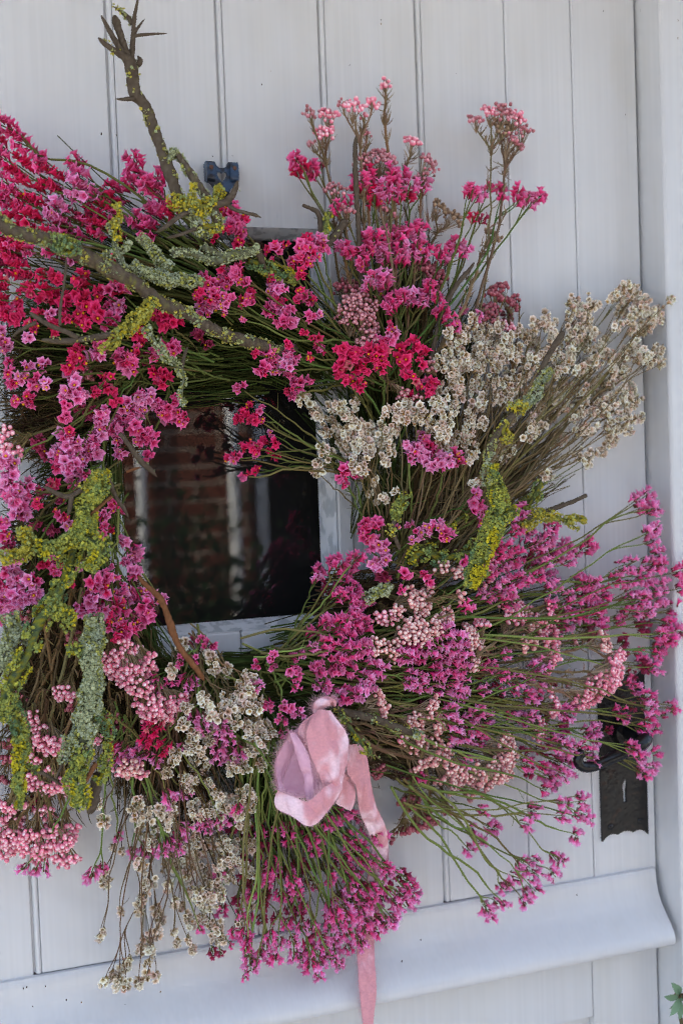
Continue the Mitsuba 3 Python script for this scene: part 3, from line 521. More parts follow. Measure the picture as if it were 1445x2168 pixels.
WHITE = '''W2 5169 -675 13557,5419 -637 15766 109 w,5338 -679 15633 97 w,5243 -756 15589 86 w
W2 5123 -648 13868,5168 -727 15501 108 w,5079 -762 15435 107 w,5276 -645 15444 97 w
W2 5238 -677 13898,5001 -834 15330 107 w,5130 -793 15332 97 w,5158 -816 15332 68 w
W2 5061 -822 13886,5090 -871 15227 108 w,5127 -858 15217 87 w,5134 -887 15140 97 w
W2 5166 -693 13646,5090 -811 15146 107 w,5147 -774 15130 84 w,5225 -741 15030 81 w
W2 5206 -495 14020,5403 -657 15138 109 w,5458 -631 15176 87 w,5568 -611 15151 91 w
W2 5244 -613 13525,5535 -535 15560 109 w,5540 -558 15578 81 w,5525 -530 15635 98 w
W2 5046 -670 13815,5682 -476 15617 110 w,5767 -455 15619 99 w,5703 -503 15682 67 w
W2 5183 -678 13901,5614 -533 15700 98 w,5773 -450 15709 99 w,5782 -545 15727 88 w
W2 5155 -635 13834,5770 -665 15546 111 w,5831 -587 15599 90 w,5808 -660 15481 89 w
W2 5166 -643 13746,5673 -567 15491 110 w,5783 -527 15480 99 w,5773 -557 15415 71 w
W2 5062 -587 13683,5518 -645 15470 98 w,5451 -632 15421 98 w,5285 -761 15400 72 w
W2 5223 -617 13752,5615 -704 15400 110 w,5584 -760 15298 85 w,5760 -676 15415 100 w
W2 5059 -498 13661,5492 -687 15338 98 w,5440 -706 15300 87 w,5347 -705 15327 75 w
W2 5390 -558 13517,5305 -725 15350 97 w
W2 5151 -552 13630,5873 -529 15220 111 w,5931 -527 15153 111 w,5943 -483 15085 92 w
W2 4967 -778 13706,5749 -647 15120 99 w,5787 -649 15030 100 w,5805 -605 15009 75 w
W2 5187 -710 13643,6022 -443 15090 111 w,6132 -464 15154 112 w,6200 -389 15096 88 w
W2 5060 -560 13560,6066 -482 15259 89 w,6035 -495 15240 77 w,6073 -446 15390 71 w
W2 4973 -666 13823,5909 -504 14941 89 w,6036 -524 14958 72 w,5845 -578 14782 71 w
W2 5315 -549 13628,5997 -563 15475 100 w,5928 -569 15423 100 w,6162 -475 15425 83 w
W2 4940 -705 13860,6040 -467 15679 78 w,6104 -417 15660 67 w,6132 -472 15649 67 w
W2 5066 -647 13620,6295 -246 15595 90 w,6319 -223 15612 78 w,6372 -216 15620 77 w
W2 5100 -734 13629,6170 -539 15737 90 w,6241 -478 15744 79 w,6308 -506 15784 102 w
W2 4926 -916 13856,6447 -445 15763 79 w,6327 -514 15807 79 w,6415 -473 15625 102 w
W2 5005 -602 13616,6423 -504 15584 91 w,6533 -405 15487 91 w,6570 -462 15452 103 w
W2 5141 -624 13885,6206 -528 14882 90 w,6258 -478 14777 90 w,6197 -558 14717 68 w
W2 5043 -670 13721,6495 -428 15108 103 w,6583 -382 15085 103 w,6600 -370 15153 87 w
W2 5019 -580 13980,6762 -267 15035 115 w,6793 -257 15094 92 w,6704 -332 14963 103 w
W2 4991 -686 13625,6469 -462 14908 114 w,6552 -444 14922 91 w,6413 -475 14985 97 w
W2 5181 -597 13679,5974 -721 14686 101 w,6069 -594 14621 112 w,6021 -660 14801 80 w
W2 5282 -380 13855,6454 -365 14577 91 w,6526 -374 14584 91 w,6587 -356 14607 69 w
W2 5185 -751 13781,6741 -502 14399 104 w,6849 -455 14425 93 w,6671 -460 14417 92 w
W2 4984 -591 13572,5731 -564 14542 77 w,5826 -602 14496 78 w,5741 -588 14424 77 w
W2 5106 -792 13726,6786 -291 16026 92 w,6749 -376 15946 104 w,6821 -357 15896 92 w
W2 4994 -838 13772,6660 -389 15852 80 w,6813 -400 15887 95 w,6884 -418 15913 81 w
W2 5198 -683 13709,6918 -333 15982 104 w,7018 -344 15967 70 w
W2 5258 -642 13752,6843 -415 15767 104 w,6876 -364 15779 98 w,6798 -412 15714 92 w
W2 5362 -598 13776,6866 -447 15671 93 w,6949 -421 15659 81 w,6747 -455 15622 97 w
W2 5380 -667 13514,6641 -438 15643 103 w,6689 -415 15599 89 w,6729 -416 15567 92 w
W2 5234 -508 13896,6847 -369 15557 116 w,6870 -425 15504 80 w,6971 -425 15522 93 w
W2 5269 -849 13736,6514 -533 15341 91 w,6505 -544 15329 89 w,6428 -517 15305 91 w
W2 4730 -704 13646,6580 -555 15420 103 w,6681 -533 15293 98 w,6683 -524 15287 104 w
W2 5174 -473 13716,6860 -362 15273 93 w,6936 -275 15254 85 w,6924 -287 15360 75 w
W2 5089 -660 13800,6344 -512 15478 91 w,6400 -517 15429 81 w,6261 -501 15427 79 w
W2 5180 -641 13832,7271 -449 16117 106 w,7388 -377 16158 107 w,7288 -400 16031 95 w
W2 5440 -659 13981,7528 -304 16111 107 w,7504 -293 16047 107 w,7566 -313 16000 108 w
W2 4916 -871 13647,7431 -196 15974 95 w,7447 -176 15928 85 w,7557 -225 15875 107 w
W2 5284 -784 13580,7596 -392 16020 84 w,7511 -443 15904 108 w,7658 -390 15881 108 w
W2 5121 -528 13736,7769 -351 15932 84 w,7762 -382 15843 85 w,7642 -409 15784 84 w
W2 5047 -749 13701,7543 -337 15762 108 w,7517 -328 15683 107 w,7410 -394 15716 95 w
W2 5167 -511 13726,7605 -346 15691 72 w
W2 5124 -659 13660,7278 -570 15780 95 w,7085 -608 15726 87 w
W2 5147 -499 13795,7822 -515 16006 61 w
W2 5148 -733 13804,7684 -413 15510 84 w,7764 -390 15497 72 w,7740 -372 15443 72 w
W2 5210 -699 13616,7543 -536 15385 96 w,7678 -508 15347 72 w,7443 -524 15441 96 w
W2 5208 -634 13592,7318 -373 15471 107 w,7366 -430 15480 98 w,7436 -417 15535 95 w
W2 5078 -663 13536,7359 -358 15377 107 w,7287 -319 15406 94 w,7359 -232 15333 94 w
W2 5217 -668 13737,7502 -364 15401 83 w,7333 -394 15275 83 w,7287 -340 15316 98 w
W2 5099 -760 13643,7148 -430 15289 94 w,7210 -381 15216 91 w,7195 -360 15170 94 w
W2 5157 -746 13825,6986 -329 15205 93 w,6961 -320 15115 81 w,6952 -331 15077 93 w
W2 5117 -684 13519,6823 -500 15355 93 w,6856 -524 15395 70 w,6936 -463 15362 93 w
W2 5000 -697 13527,7083 -322 15051 105 w,7147 -295 15081 94 w,7095 -295 15112 91 w
W2 5229 -782 13889,7120 -415 14975 106 w,7133 -390 14883 94 w,7052 -484 14836 97 w
W2 5138 -642 13908,7222 -457 15070 95 w,7226 -482 15088 76 w,7231 -455 15015 73 w
W2 5059 -860 13490,7399 -353 15058 95 w,7425 -305 15133 84 w,7451 -368 14972 95 w
W2 4972 -817 13723,7196 -464 14947 106 w,7331 -407 14946 86 w,7388 -390 14907 83 w
W2 5045 -593 13670,7216 -500 14851 107 w,7214 -550 14765 95 w,7167 -523 14684 106 w
W2 5006 -708 13745,6962 -451 14859 93 w,6995 -484 14891 74 w,6846 -489 14846 89 w
W2 5408 -446 13814,6929 -436 14953 93 w,6759 -456 14975 81 w,6775 -460 15065 93 w
W2 5230 -645 13949,7422 -455 14789 83 w,7265 -494 14658 83 w,7034 -553 14701 106 w
W2 5275 -674 13659,7149 -320 14542 82 w,7218 -285 14566 82 w,7042 -328 14436 82 w
W2 5077 -658 13887,6651 -505 14795 92 w,6700 -517 14873 94 w,6652 -542 14673 81 w
W2 5275 -603 13886,6795 -462 14642 81 w,6749 -514 14689 94 w,6873 -470 14684 79 w
W2 5000 -771 13673,6111 -553 15362 90 w,6302 -473 15324 91 w,6228 -529 15220 90 w
W2 5271 -624 13781,7109 -418 15438 94 w,7063 -411 15449 82 w,7001 -434 15518 73 w
W2 5165 -640 13638,6340 -419 15082 79 w,6368 -383 15033 76 w,6351 -417 15191 93 w
W1 4519 -688 13393,4959 -823 15107 96 w
W1 4543 -676 13291,4844 -995 14938 96 w,4922 -974 14938 96 w,5079 -903 14938 97 w
W1 4698 -573 13543,5327 -815 14928 98 w,5388 -869 14974 76 w,5266 -878 14800 87 w
W1 4571 -559 13289,4682 -962 14859 106 w,4665 -989 14863 84 w,4727 -1008 14808 95 w
W1 4715 -524 13593,4586 -945 14937 94 w,4589 -925 14925 84 w,4565 -930 14864 105 w
W1 4609 -543 13284,4882 -1079 14788 107 w,4911 -1065 14726 96 w,4889 -1056 14669 96 w
W1 4593 -602 13452,5261 -775 14790 108 w,5224 -840 14666 97 w,5243 -826 14575 98 w
W1 4721 -532 13527,4864 -880 14734 85 w
W1 4493 -560 13386,4941 -906 14583 107 w,5082 -837 14566 97 w,5134 -795 14629 108 w
W1 4784 -589 13462,5199 -1018 14447 65 w,5188 -969 14430 76 w
W1 4660 -591 13136,5396 -868 14761 76 w
W1 4569 -576 13572,4477 -970 14868 105 w,4512 -1040 14825 94 w
W1 4506 -575 13435,5274 -920 14187 65 w
W1 4438 -661 13521,6243 -597 14239 79 w
W1 4668 -716 13453,6795 -472 14324 46 w
W3 4575 -602 13924,3605 -673 15046 69 w,3669 -715 15042 70 w,3742 -681 14946 80 w
W3 4423 -755 13903,3783 -705 14905 70 w,3884 -777 14940 70 w,3916 -847 14956 81 w
W3 4765 -574 13654,3972 -830 14908 91 w,3944 -913 14929 76 w,4002 -884 14883 71 w
W3 4520 -645 13968,3965 -621 14820 91 w,3880 -663 14736 81 w,4012 -623 14721 81 w
W3 4621 -596 13882,4058 -868 14834 92 w,4122 -855 14778 59 w,4141 -816 14773 82 w
W3 4369 -742 13681,4036 -778 14728 92 w,4105 -765 14687 82 w,4168 -838 14710 82 w
W3 4386 -550 13731,4251 -798 14731 82 w,4260 -789 14678 72 w,4336 -748 14681 83 w
W3 4185 -649 13857,4341 -870 14726 83 w,4337 -843 14677 77 w,4372 -845 14642 72 w
W3 4518 -650 13682,4453 -889 14722 73 w,4398 -900 14682 73 w,4399 -811 14620 72 w
W3 4508 -601 13840,4400 -876 14578 73 w,4438 -843 14549 68 w,4345 -869 14461 41 w
W3 4471 -553 13825,4075 -656 14580 92 w,4086 -624 14549 71 w,4030 -618 14640 81 w
W3 4534 -599 13625,3811 -732 14565 80 w,3892 -685 14528 70 w,3791 -667 14421 80 w
W3 4488 -616 13708,4200 -877 14585 93 w,4222 -890 14548 62 w,4112 -840 14593 69 w
W3 4432 -648 13701,4114 -830 14588 82 w
W3 4489 -641 13777,3802 -519 14358 60 w
W3 4314 -711 13751,4132 -805 14420 102 w,4049 -895 14392 82 w,4133 -932 14385 82 w
W3 4871 -527 13857,4389 -853 14433 41 w
W3 4378 -437 13757,4296 -770 14254 51 w,4259 -719 14144 31 w,4347 -696 14054 31 w
W3 4686 -567 13807,4362 -853 14092 62 w,4436 -933 14152 31 w
W4 2556 -648 12916,2627 -837 12748 66 w,2609 -811 12780 57 w,2673 -830 12644 67 w
W4 2574 -679 12820,2784 -770 12616 67 w
W4 2472 -710 12960,2913 -993 12552 87 w,2958 -1006 12562 68 w,2887 -1079 12501 77 w
W4 2454 -802 12674,2935 -989 12421 87 w,2965 -996 12334 87 w,2924 -1055 12281 87 w
W4 2541 -481 12809,2840 -990 12444 77 w,2845 -955 12331 96 w,2742 -986 12368 96 w
W4 2505 -718 12984,2494 -1075 12422 85 w,2550 -1070 12311 76 w,2609 -1073 12305 86 w
W4 2344 -718 12880,2712 -1043 12323 86 w,2782 -987 12199 87 w,2906 -950 12097 97 w
W4 2422 -788 12928,2999 -883 12060 87 w,2981 -863 12119 87 w,3043 -911 12134 78 w
W4 2547 -467 13015,3113 -917 12032 88 w,3021 -969 12015 97 w,3011 -917 11936 88 w
W4 2697 -625 12804,3161 -770 11910 88 w,3252 -717 11818 79 w,3076 -706 11788 88 w
W4 2801 -606 12700,2944 -880 11889 87 w,2899 -849 11753 87 w,2789 -896 11777 96 w
W4 2324 -706 12847,3060 -797 11722 68 w
W4 2300 -764 12858,2783 -761 11713 77 w
W4 2572 -803 12801,2414 -1003 12036 85 w,2384 -963 12006 75 w,2483 -951 11946 76 w
W4 2520 -650 12685,2405 -1003 12130 85 w,2310 -1105 12239 75 w,2340 -1075 12368 75 w
W4 2765 -772 12783,2474 -706 11786 75 w,2568 -709 11741 66 w
W4 2516 -719 12753,2377 -807 12868 66 w
W4 2294 -773 12904,2272 -917 12687 65 w
W4 2388 -767 12887,2332 -837 11705 75 w,2201 -846 11791 84 w,2248 -927 11922 84 w
W4 2314 -797 12827,2685 -691 11469 76 w,2734 -684 11421 76 w,2809 -665 11385 86 w
W4 2482 -818 12817,2718 -537 11316 76 w
W4 2513 -617 12509,2887 -718 11449 87 w,2983 -725 11425 87 w,2982 -664 11322 77 w
W4 2700 -654 12759,2884 -651 11261 67 w
W4 2521 -674 12970,2592 -977 12141 67 w,2559 -920 12049 66 w
W5 2120 -492 12552,2461 -629 11348 85 w,2481 -618 11360 85 w,2484 -596 11297 79 w
W5 2157 -700 12391,2195 -686 11364 93 w,2138 -729 11385 57 w,2260 -674 11386 84 w
W5 2066 -555 12380,2018 -672 11371 92 w,1943 -663 11362 83 w,1933 -672 11460 92 w
W5 2187 -840 12478,2227 -620 11255 84 w,2182 -598 11219 67 w,2267 -579 11186 84 w
W5 1978 -789 12277,1604 -663 11502 54 w,1627 -643 11379 54 w,1656 -627 11324 54 w
W5 2091 -809 12380,2001 -504 11212 83 w,2058 -478 11092 83 w,2068 -589 11086 71 w
W5 2072 -722 12461,2499 -545 11047 85 w,2507 -488 10983 61 w,2434 -549 11111 85 w
W5 2179 -699 12362,1677 -350 10765 81 w,1690 -327 10689 63 w
W5 2112 -739 12373,1764 -356 11008 36 w,1834 -368 10974 36 w
W5 2303 -752 12346,1961 -548 10900 74 w,2009 -514 10838 74 w
W5 2326 -834 12396,2087 -476 10661 83 w,2034 -491 10630 74 w,1997 -432 10511 64 w
W5 2007 -709 12359,2235 -410 10604 74 w
W5 1997 -683 12393,1964 -427 10423 55 w
W5 2097 -818 12336,1796 -374 10432 41 w
W5 2111 -540 12225,1632 -408 10274 45 w,1599 -413 10220 36 w
W5 1972 -482 12348,2148 -328 10359 74 w,2182 -293 10247 84 w,2125 -401 10174 74 w
W5 2132 -572 12569,2051 -387 10151 74 w,2005 -366 10102 74 w,1982 -329 10017 74 w
W5 2276 -850 12383,2041 -487 10065 65 w,2017 -518 9957 55 w,2002 -474 9824 55 w
W5 2308 -512 12535,1855 -323 9912 73 w,1793 -312 9830 64 w,1704 -285 9805 63 w
W5 2081 -707 12470,1612 -489 9841 54 w,1735 -454 9786 64 w,1806 -459 9762 64 w
W5 2218 -696 12510,1932 -440 9762 64 w
W5 2121 -607 12474,2077 -487 9798 55 w
W5 2024 -700 12630,2261 -489 10182 37 w,2292 -469 10076 56 w,2387 -520 10092 47 w
W5 2111 -727 12419,2444 -388 9957 56 w
W5 2254 -643 12384,2363 -346 10361 56 w,2303 -411 10437 56 w,2423 -401 10262 75 w
W5 2214 -805 12524,2452 -397 10193 75 w,2557 -426 10262 85 w,2639 -389 10159 105 w
W5 2076 -729 12376,2524 -537 10443 95 w,2593 -568 10460 86 w,2504 -585 10544 74 w
W5 2300 -584 12382,2678 -536 10480 86 w,2681 -514 10574 65 w,2602 -526 10555 72 w
W5 2141 -838 12320,2689 -440 10137 86 w,2725 -400 10008 67 w,2655 -374 10010 76 w
W5 2194 -754 12406,2702 -484 10724 95 w,2729 -510 10772 86 w,2751 -485 10765 64 w
W5 2283 -572 12450,2816 -448 10601 77 w,2820 -524 10780 71 w,2897 -523 10754 62 w
W5 2256 -682 12399,2703 -375 10830 86 w,2626 -329 10892 85 w,2648 -385 10990 85 w
W5 2078 -607 12258,2604 -380 10676 85 w,2647 -309 10547 80 w,2641 -332 10524 76 w
W5 2185 -800 12573,2496 -386 10820 75 w,2453 -399 10841 76 w,2512 -369 10745 74 w
W5 2066 -611 12282,2373 -387 10789 75 w,2325 -382 10759 74 w,2232 -287 10753 65 w
W5 2183 -416 12341,2997 -430 10631 107 w
W5 1996 -897 12302,2979 -376 10375 106 w,3008 -395 10304 77 w
W5 1977 -750 12279,2935 -477 11213 77 w,2888 -494 11228 78 w,2969 -539 11238 80 w
W5 2244 -717 12459,3012 -603 11284 78 w,3000 -516 11110 68 w,2917 -576 11104 62 w
W5 2227 -593 12397,2948 -416 10897 87 w,2976 -405 10840 77 w,2869 -432 10879 74 w
W5 2058 -576 12296,2893 -461 10132 48 w
W5 2190 -651 12415,2189 -520 11400 84 w,2210 -617 11453 56 w,2098 -554 11464 83 w
W5 2155 -773 12411,2136 -508 11142 83 w,2116 -548 11255 58 w
W5 2284 -613 12406,2754 -498 10962 86 w,2780 -520 10950 76 w
W5 2175 -817 12389,2411 -467 10647 66 w,2444 -442 10681 70 w,2455 -483 10533 67 w
W2 5305 -567 13846,6400 -580 15245 91 w
W2 5386 -672 13443,5638 -679 15171 73 w,5655 -652 15023 84 w,5484 -695 14956 84 w
W2 5433 -646 13823,5096 -804 15631 70 w
W2 5360 -532 13682,7106 -366 14734 81 w
W2 5025 -697 13630,6759 -320 15722 88 w
W2 5073 -731 13785,7182 -246 15624 70 w
W2 5154 -786 13924,6461 -296 14803 81 w
W2 5269 -662 13818,7126 -408 15148 84 w
W2 5151 -682 13689,6307 -307 15518 93 w
W2 5154 -718 13579,7174 -396 16038 82 w
W5 2096 -764 12264,2405 -569 10992 61 w,2355 -485 10977 58 w,2334 -493 11050 67 w
W5 2142 -645 12440,2557 -657 11303 66 w,2629 -611 11325 79 w,2681 -619 11267 75 w
W5 2092 -763 12613,2408 -728 11579 69 w,2455 -734 11646 65 w,2592 -726 11596 60 w
W5 2187 -653 12374,3024 -500 10899 82 w
W5 2265 -639 12326,2128 -374 10934 62 w
W5 2243 -841 12407,2738 -707 11334 61 w,2772 -658 11388 75 w,2696 -586 11164 70 w
W5 2164 -684 12364,2305 -363 10877 59 w
W5 2283 -650 12286,2068 -600 11494 72 w
W5 2240 -815 12431,2313 -526 11328 70 w
W3 4302 -535 13789,4338 -1002 14885 72 w
W3 4540 -559 13648,4106 -828 14984 66 w'''
RICE = '''R1 4447 -424 15244,3929 -382 17759 70 b,4138 -319 17762 101 p,4083 -344 17591 101 p,3943 -348 17471 50 b
R1 4344 -707 15169,4347 -451 17824 92 p,4275 -365 17870 61 b,4486 -400 17766 30 p,4549 -450 17864 72 p
R1 4285 -504 15538,4502 -405 17599 51 b
R1 4535 -732 15272,4627 -413 17355 124 b,4712 -401 17348 94 b,4426 -437 17326 82 b
R1 4273 -654 15556,4994 -343 17555 84 p
R1 4644 -651 15355,5151 -361 17342 117 b,5051 -414 17197 74 b
R1 4377 -536 15445,4107 -507 17011 101 b
R1 4138 -579 15535,4188 -588 16803 71 b
R1 4398 -708 15282,4633 -482 16825 104 b
R1 4455 -548 15416,5269 -318 16930 96 n,5451 -287 16825 108 n
R1 4437 -772 15358,4767 -265 18130 62 p
R1 4338 -681 15395,4197 -490 16103 122 d,4201 -746 15983 102 b,4090 -924 15851 133 b,4271 -764 15885 123 b
R1 4290 -650 15328,4068 -800 15770 112 b,4193 -881 15783 103 b,4260 -865 15667 113 b,4210 -945 15550 113 b
R1 4478 -399 15378,4158 -942 15489 82 b
R1 4315 -652 15373,4536 -940 15075 63 b
R2 5343 -582 15167,5668 -397 17795 76 b,5821 -412 17871 88 p,5972 -427 17876 111 b,6122 -393 17847 100 p
R2 5233 -578 15030,6228 -340 17725 101 b,6151 -372 17571 67 b,6076 -364 17616 122 b,5990 -334 17760 111 n
R2 4779 -644 15172,5804 -412 16652 88 n
R2 4885 -523 15284,5128 -414 16255 149 d,5046 -398 16311 106 d,5116 -397 16141 106 d
R2 5215 -677 15283,4853 -844 15322 85 b
R2 5129 -744 15195,4668 -937 14976 74 b
R3 5919 -580 15167,5942 -267 16141 99 d,5854 -315 16053 99 d,5773 -371 15917 99 d,5719 -448 15813 99 d
R3 5989 -507 15164,6056 -204 15992 111 d,6163 -182 16049 67 d,6064 -184 15888 77 d,5894 -473 15721 89 p
R4 2385 -659 15496,1705 -691 15327 81 d,1645 -648 15310 63 d
R4 2212 -568 15197,954 -1037 14821 52 p,915 -1034 14706 78 p,967 -1008 14638 61 p,1045 -993 14647 43 p
R5 1788 -617 13588,1837 -849 12859 137 p,1837 -948 12963 45 p,1941 -802 12856 92 p,1731 -933 12835 100 p
R5 1693 -796 13554,2058 -838 12812 83 p,2014 -870 12712 120 p,1844 -919 12723 156 p,1771 -900 12765 100 p
R5 1865 -608 13604,1840 -1030 12638 82 p,1963 -1031 12560 92 p,2008 -1002 12423 102 p,2044 -1030 12346 93 p
R5 1714 -709 13534,2127 -867 12412 158 p,2195 -859 12285 131 p,2281 -849 12359 122 p,2351 -867 12410 75 p
R5 1620 -590 13636,1751 -673 12278 82 d,1811 -637 12179 73 d
R5 1741 -669 13856,1881 -818 11850 110 w,1831 -757 11796 82 p,1970 -749 11764 64 p
R6 1431 -789 13427,1055 -644 13219 61 d
R6 1257 -543 13271,1449 -618 13000 80 d
R6 1499 -625 13428,1031 -420 12481 79 d,1058 -648 12348 79 p,1096 -557 12268 97 p,1145 -608 12227 79 p
R6 1602 -722 13526,1306 -872 12576 71 p,1375 -909 12555 62 p,1436 -681 12393 80 d
R6 1578 -510 13452,1198 -654 12101 124 p,1135 -663 12148 70 p,1272 -708 12083 107 p,1070 -435 12130 70 d
R6 1538 -785 13447,1077 -605 11967 70 p,1050 -549 11799 88 p,1131 -523 11724 115 p,1215 -556 11683 115 p
R6 1458 -719 13437,908 -302 12062 78 d,912 -337 11949 87 d
R6 1280 -666 13309,834 -241 11763 104 d
R6 1478 -598 13223,1586 -800 12111 54 p
R6 1144 -691 13493,1313 -502 11695 98 p,1360 -450 11578 62 p,1208 -576 11852 44 p
R7 1263 -584 12602,835 -483 11550 87 p,885 -507 11545 63 p,952 -508 11543 62 p,891 -433 11437 61 p
R7 1317 -386 12808,1156 -495 11489 62 p,1153 -460 11483 74 p,1202 -452 11399 62 p,1226 -405 11340 82 p
R7 1221 -441 12512,912 -360 11308 96 p,918 -400 11297 63 p,869 -411 11364 73 p,927 -363 11374 83 p
R7 1374 -644 12571,1048 -462 11283 114 p,989 -460 11257 87 p,1074 -442 11196 65 p,1132 -456 11150 106 p
R7 965 -720 12377,1239 -484 11296 97 p,1261 -465 11194 107 p,1314 -564 11180 98 p,1201 -502 11141 65 p
R7 1196 -515 12638,1368 -470 11261 89 p
R7 1089 -689 12467,854 -481 11270 96 p,831 -418 11302 86 p,875 -470 11206 71 p,906 -459 11210 87 p
R7 1487 -755 12547,799 -425 11202 87 p,804 -419 11124 87 p
R7 1206 -685 12495,1040 -462 11132 105 p,1099 -413 11036 79 p
R7 1181 -704 12580,1351 -440 10989 107 p,1277 -479 11042 80 p
R8 4334 -626 13194,4613 -836 13122 116 w,4713 -828 13077 127 w,4667 -806 13024 106 w,4799 -822 13193 64 w
R8 4356 -658 13084,4437 -898 13029 73 w,4338 -911 12972 73 p,4244 -945 12983 67 p
R8 4629 -612 13286,4890 -945 13423 64 w,5093 -856 13339 75 w
R8 4478 -739 13109,5045 -972 13125 54 w
R8 4434 -644 13367,5281 -837 13518 54 w,5485 -728 13396 99 p,5543 -670 13294 88 p,5428 -712 13165 65 p
R9 4211 -669 12525,4564 -989 12824 137 w,4677 -918 12796 95 w,4500 -950 12838 94 w,4789 -915 12836 74 w
R9 4111 -574 12410,4858 -883 12849 107 w,4945 -815 12875 86 w,4967 -826 12912 107 w
R9 4039 -630 12327,5233 -781 12691 120 w,5233 -732 12726 98 w,5363 -690 12616 87 w,5334 -652 12421 98 w
R9 4296 -565 12485,4139 -1087 12741 83 w,4306 -1020 12690 62 w,4333 -1016 12603 47 w,4371 -1032 12775 52 w
RA 3823 -836 12037,4188 -881 12240 83 w,4229 -867 12157 83 w,4277 -849 12086 72 w
RA 3736 -615 11986,4723 -616 11893 106 w,4609 -733 11951 84 w,4905 -582 11880 128 w,5003 -544 11834 107 w
RA 3908 -640 11993,4777 -754 12028 85 w,4839 -746 12099 74 w
RA 3707 -680 12076,4910 -653 11791 85 w,4787 -601 11663 85 w,4685 -653 11700 127 w,4563 -650 11737 63 w
RA 3799 -537 11947,4470 -744 11781 42 p
RA 3704 -674 12109,4894 -582 11558 139 w,4997 -598 11521 118 w,4800 -592 11491 95 w,4695 -645 11465 74 w
RA 3803 -533 12228,5059 -448 11309 129 w,5127 -495 11325 129 w,5248 -443 11245 119 w,5193 -399 11184 129 w
RA 3842 -857 12039,5400 -404 11256 120 w,5452 -424 11230 120 w,5441 -467 11227 98 w,5540 -391 11114 109 w
RA 3999 -675 11961,4339 -494 11460 83 d,4340 -458 11391 62 d
RA 4149 -405 11956,5719 -479 11544 111 w,5754 -456 11443 144 w,5782 -491 11379 100 w,5724 -395 11350 133 w
RA 3764 -681 11844,5656 -489 11273 144 w,5756 -438 11219 89 w,5607 -452 11309 110 w,5618 -484 11199 88 w
RA 3677 -560 11794,5411 -322 11055 109 w
RC 5404 -627 12435,5916 -498 12876 145 p,5869 -551 12808 100 p,5775 -600 12859 122 p,6044 -475 12771 123 w
RC 5388 -667 12643,6098 -488 12797 101 p,6177 -396 12629 124 w,6258 -390 12651 136 p,6342 -395 12576 125 p
RC 5282 -717 12488,6331 -437 12474 125 p,6297 -490 12386 125 p,6263 -468 12293 113 p,6207 -474 12529 102 p
RC 5441 -519 12634,6055 -550 12538 67 w,5899 -648 12564 78 w
RC 5254 -904 12527,6255 -515 12866 113 p,6391 -430 12807 80 p
RC 5351 -670 12394,5378 -766 12807 76 p
RC 5231 -472 12392,6844 -292 12561 104 d,6884 -498 12473 105 w,6968 -462 12406 82 w,7085 -479 12273 106 p
RC 5021 -661 12541,6653 -310 12469 69 w
RC 5294 -587 12393,7044 -459 12204 130 p,6972 -498 12147 141 p,7057 -486 12082 106 p,7033 -423 12034 141 p
RC 5023 -677 12510,6935 -398 12080 140 p,6802 -480 12051 128 p,6770 -413 12058 81 p,6866 -457 11961 129 p
RC 5097 -633 12392,6662 -530 11979 104 p,6690 -432 11875 104 p,6763 -433 11868 81 p,6565 -453 11907 69 p
RC 5280 -654 12439,6550 -382 12035 51 w
RD 5327 -539 11869,6239 -268 11854 101 d,6297 -466 11966 68 p,6314 -487 11845 91 p,6332 -395 11772 79 p
RD 5511 -364 12081,6324 -184 11634 113 d,6206 -332 11596 101 p,6184 -399 11567 79 p
RE 4466 -752 11901,4708 -336 11083 105 d,4768 -310 10996 95 d,4895 -247 10867 106 d,4833 -322 10799 138 d
RE 4737 -745 11678,4745 -222 10736 105 d,4553 -243 10672 47 d
RE 4777 -562 11516,4948 -297 10776 96 d
RE 4879 -418 11635,5211 -189 10833 53 d
R7 1166 -612 12326,791 -463 11438 77 p'''
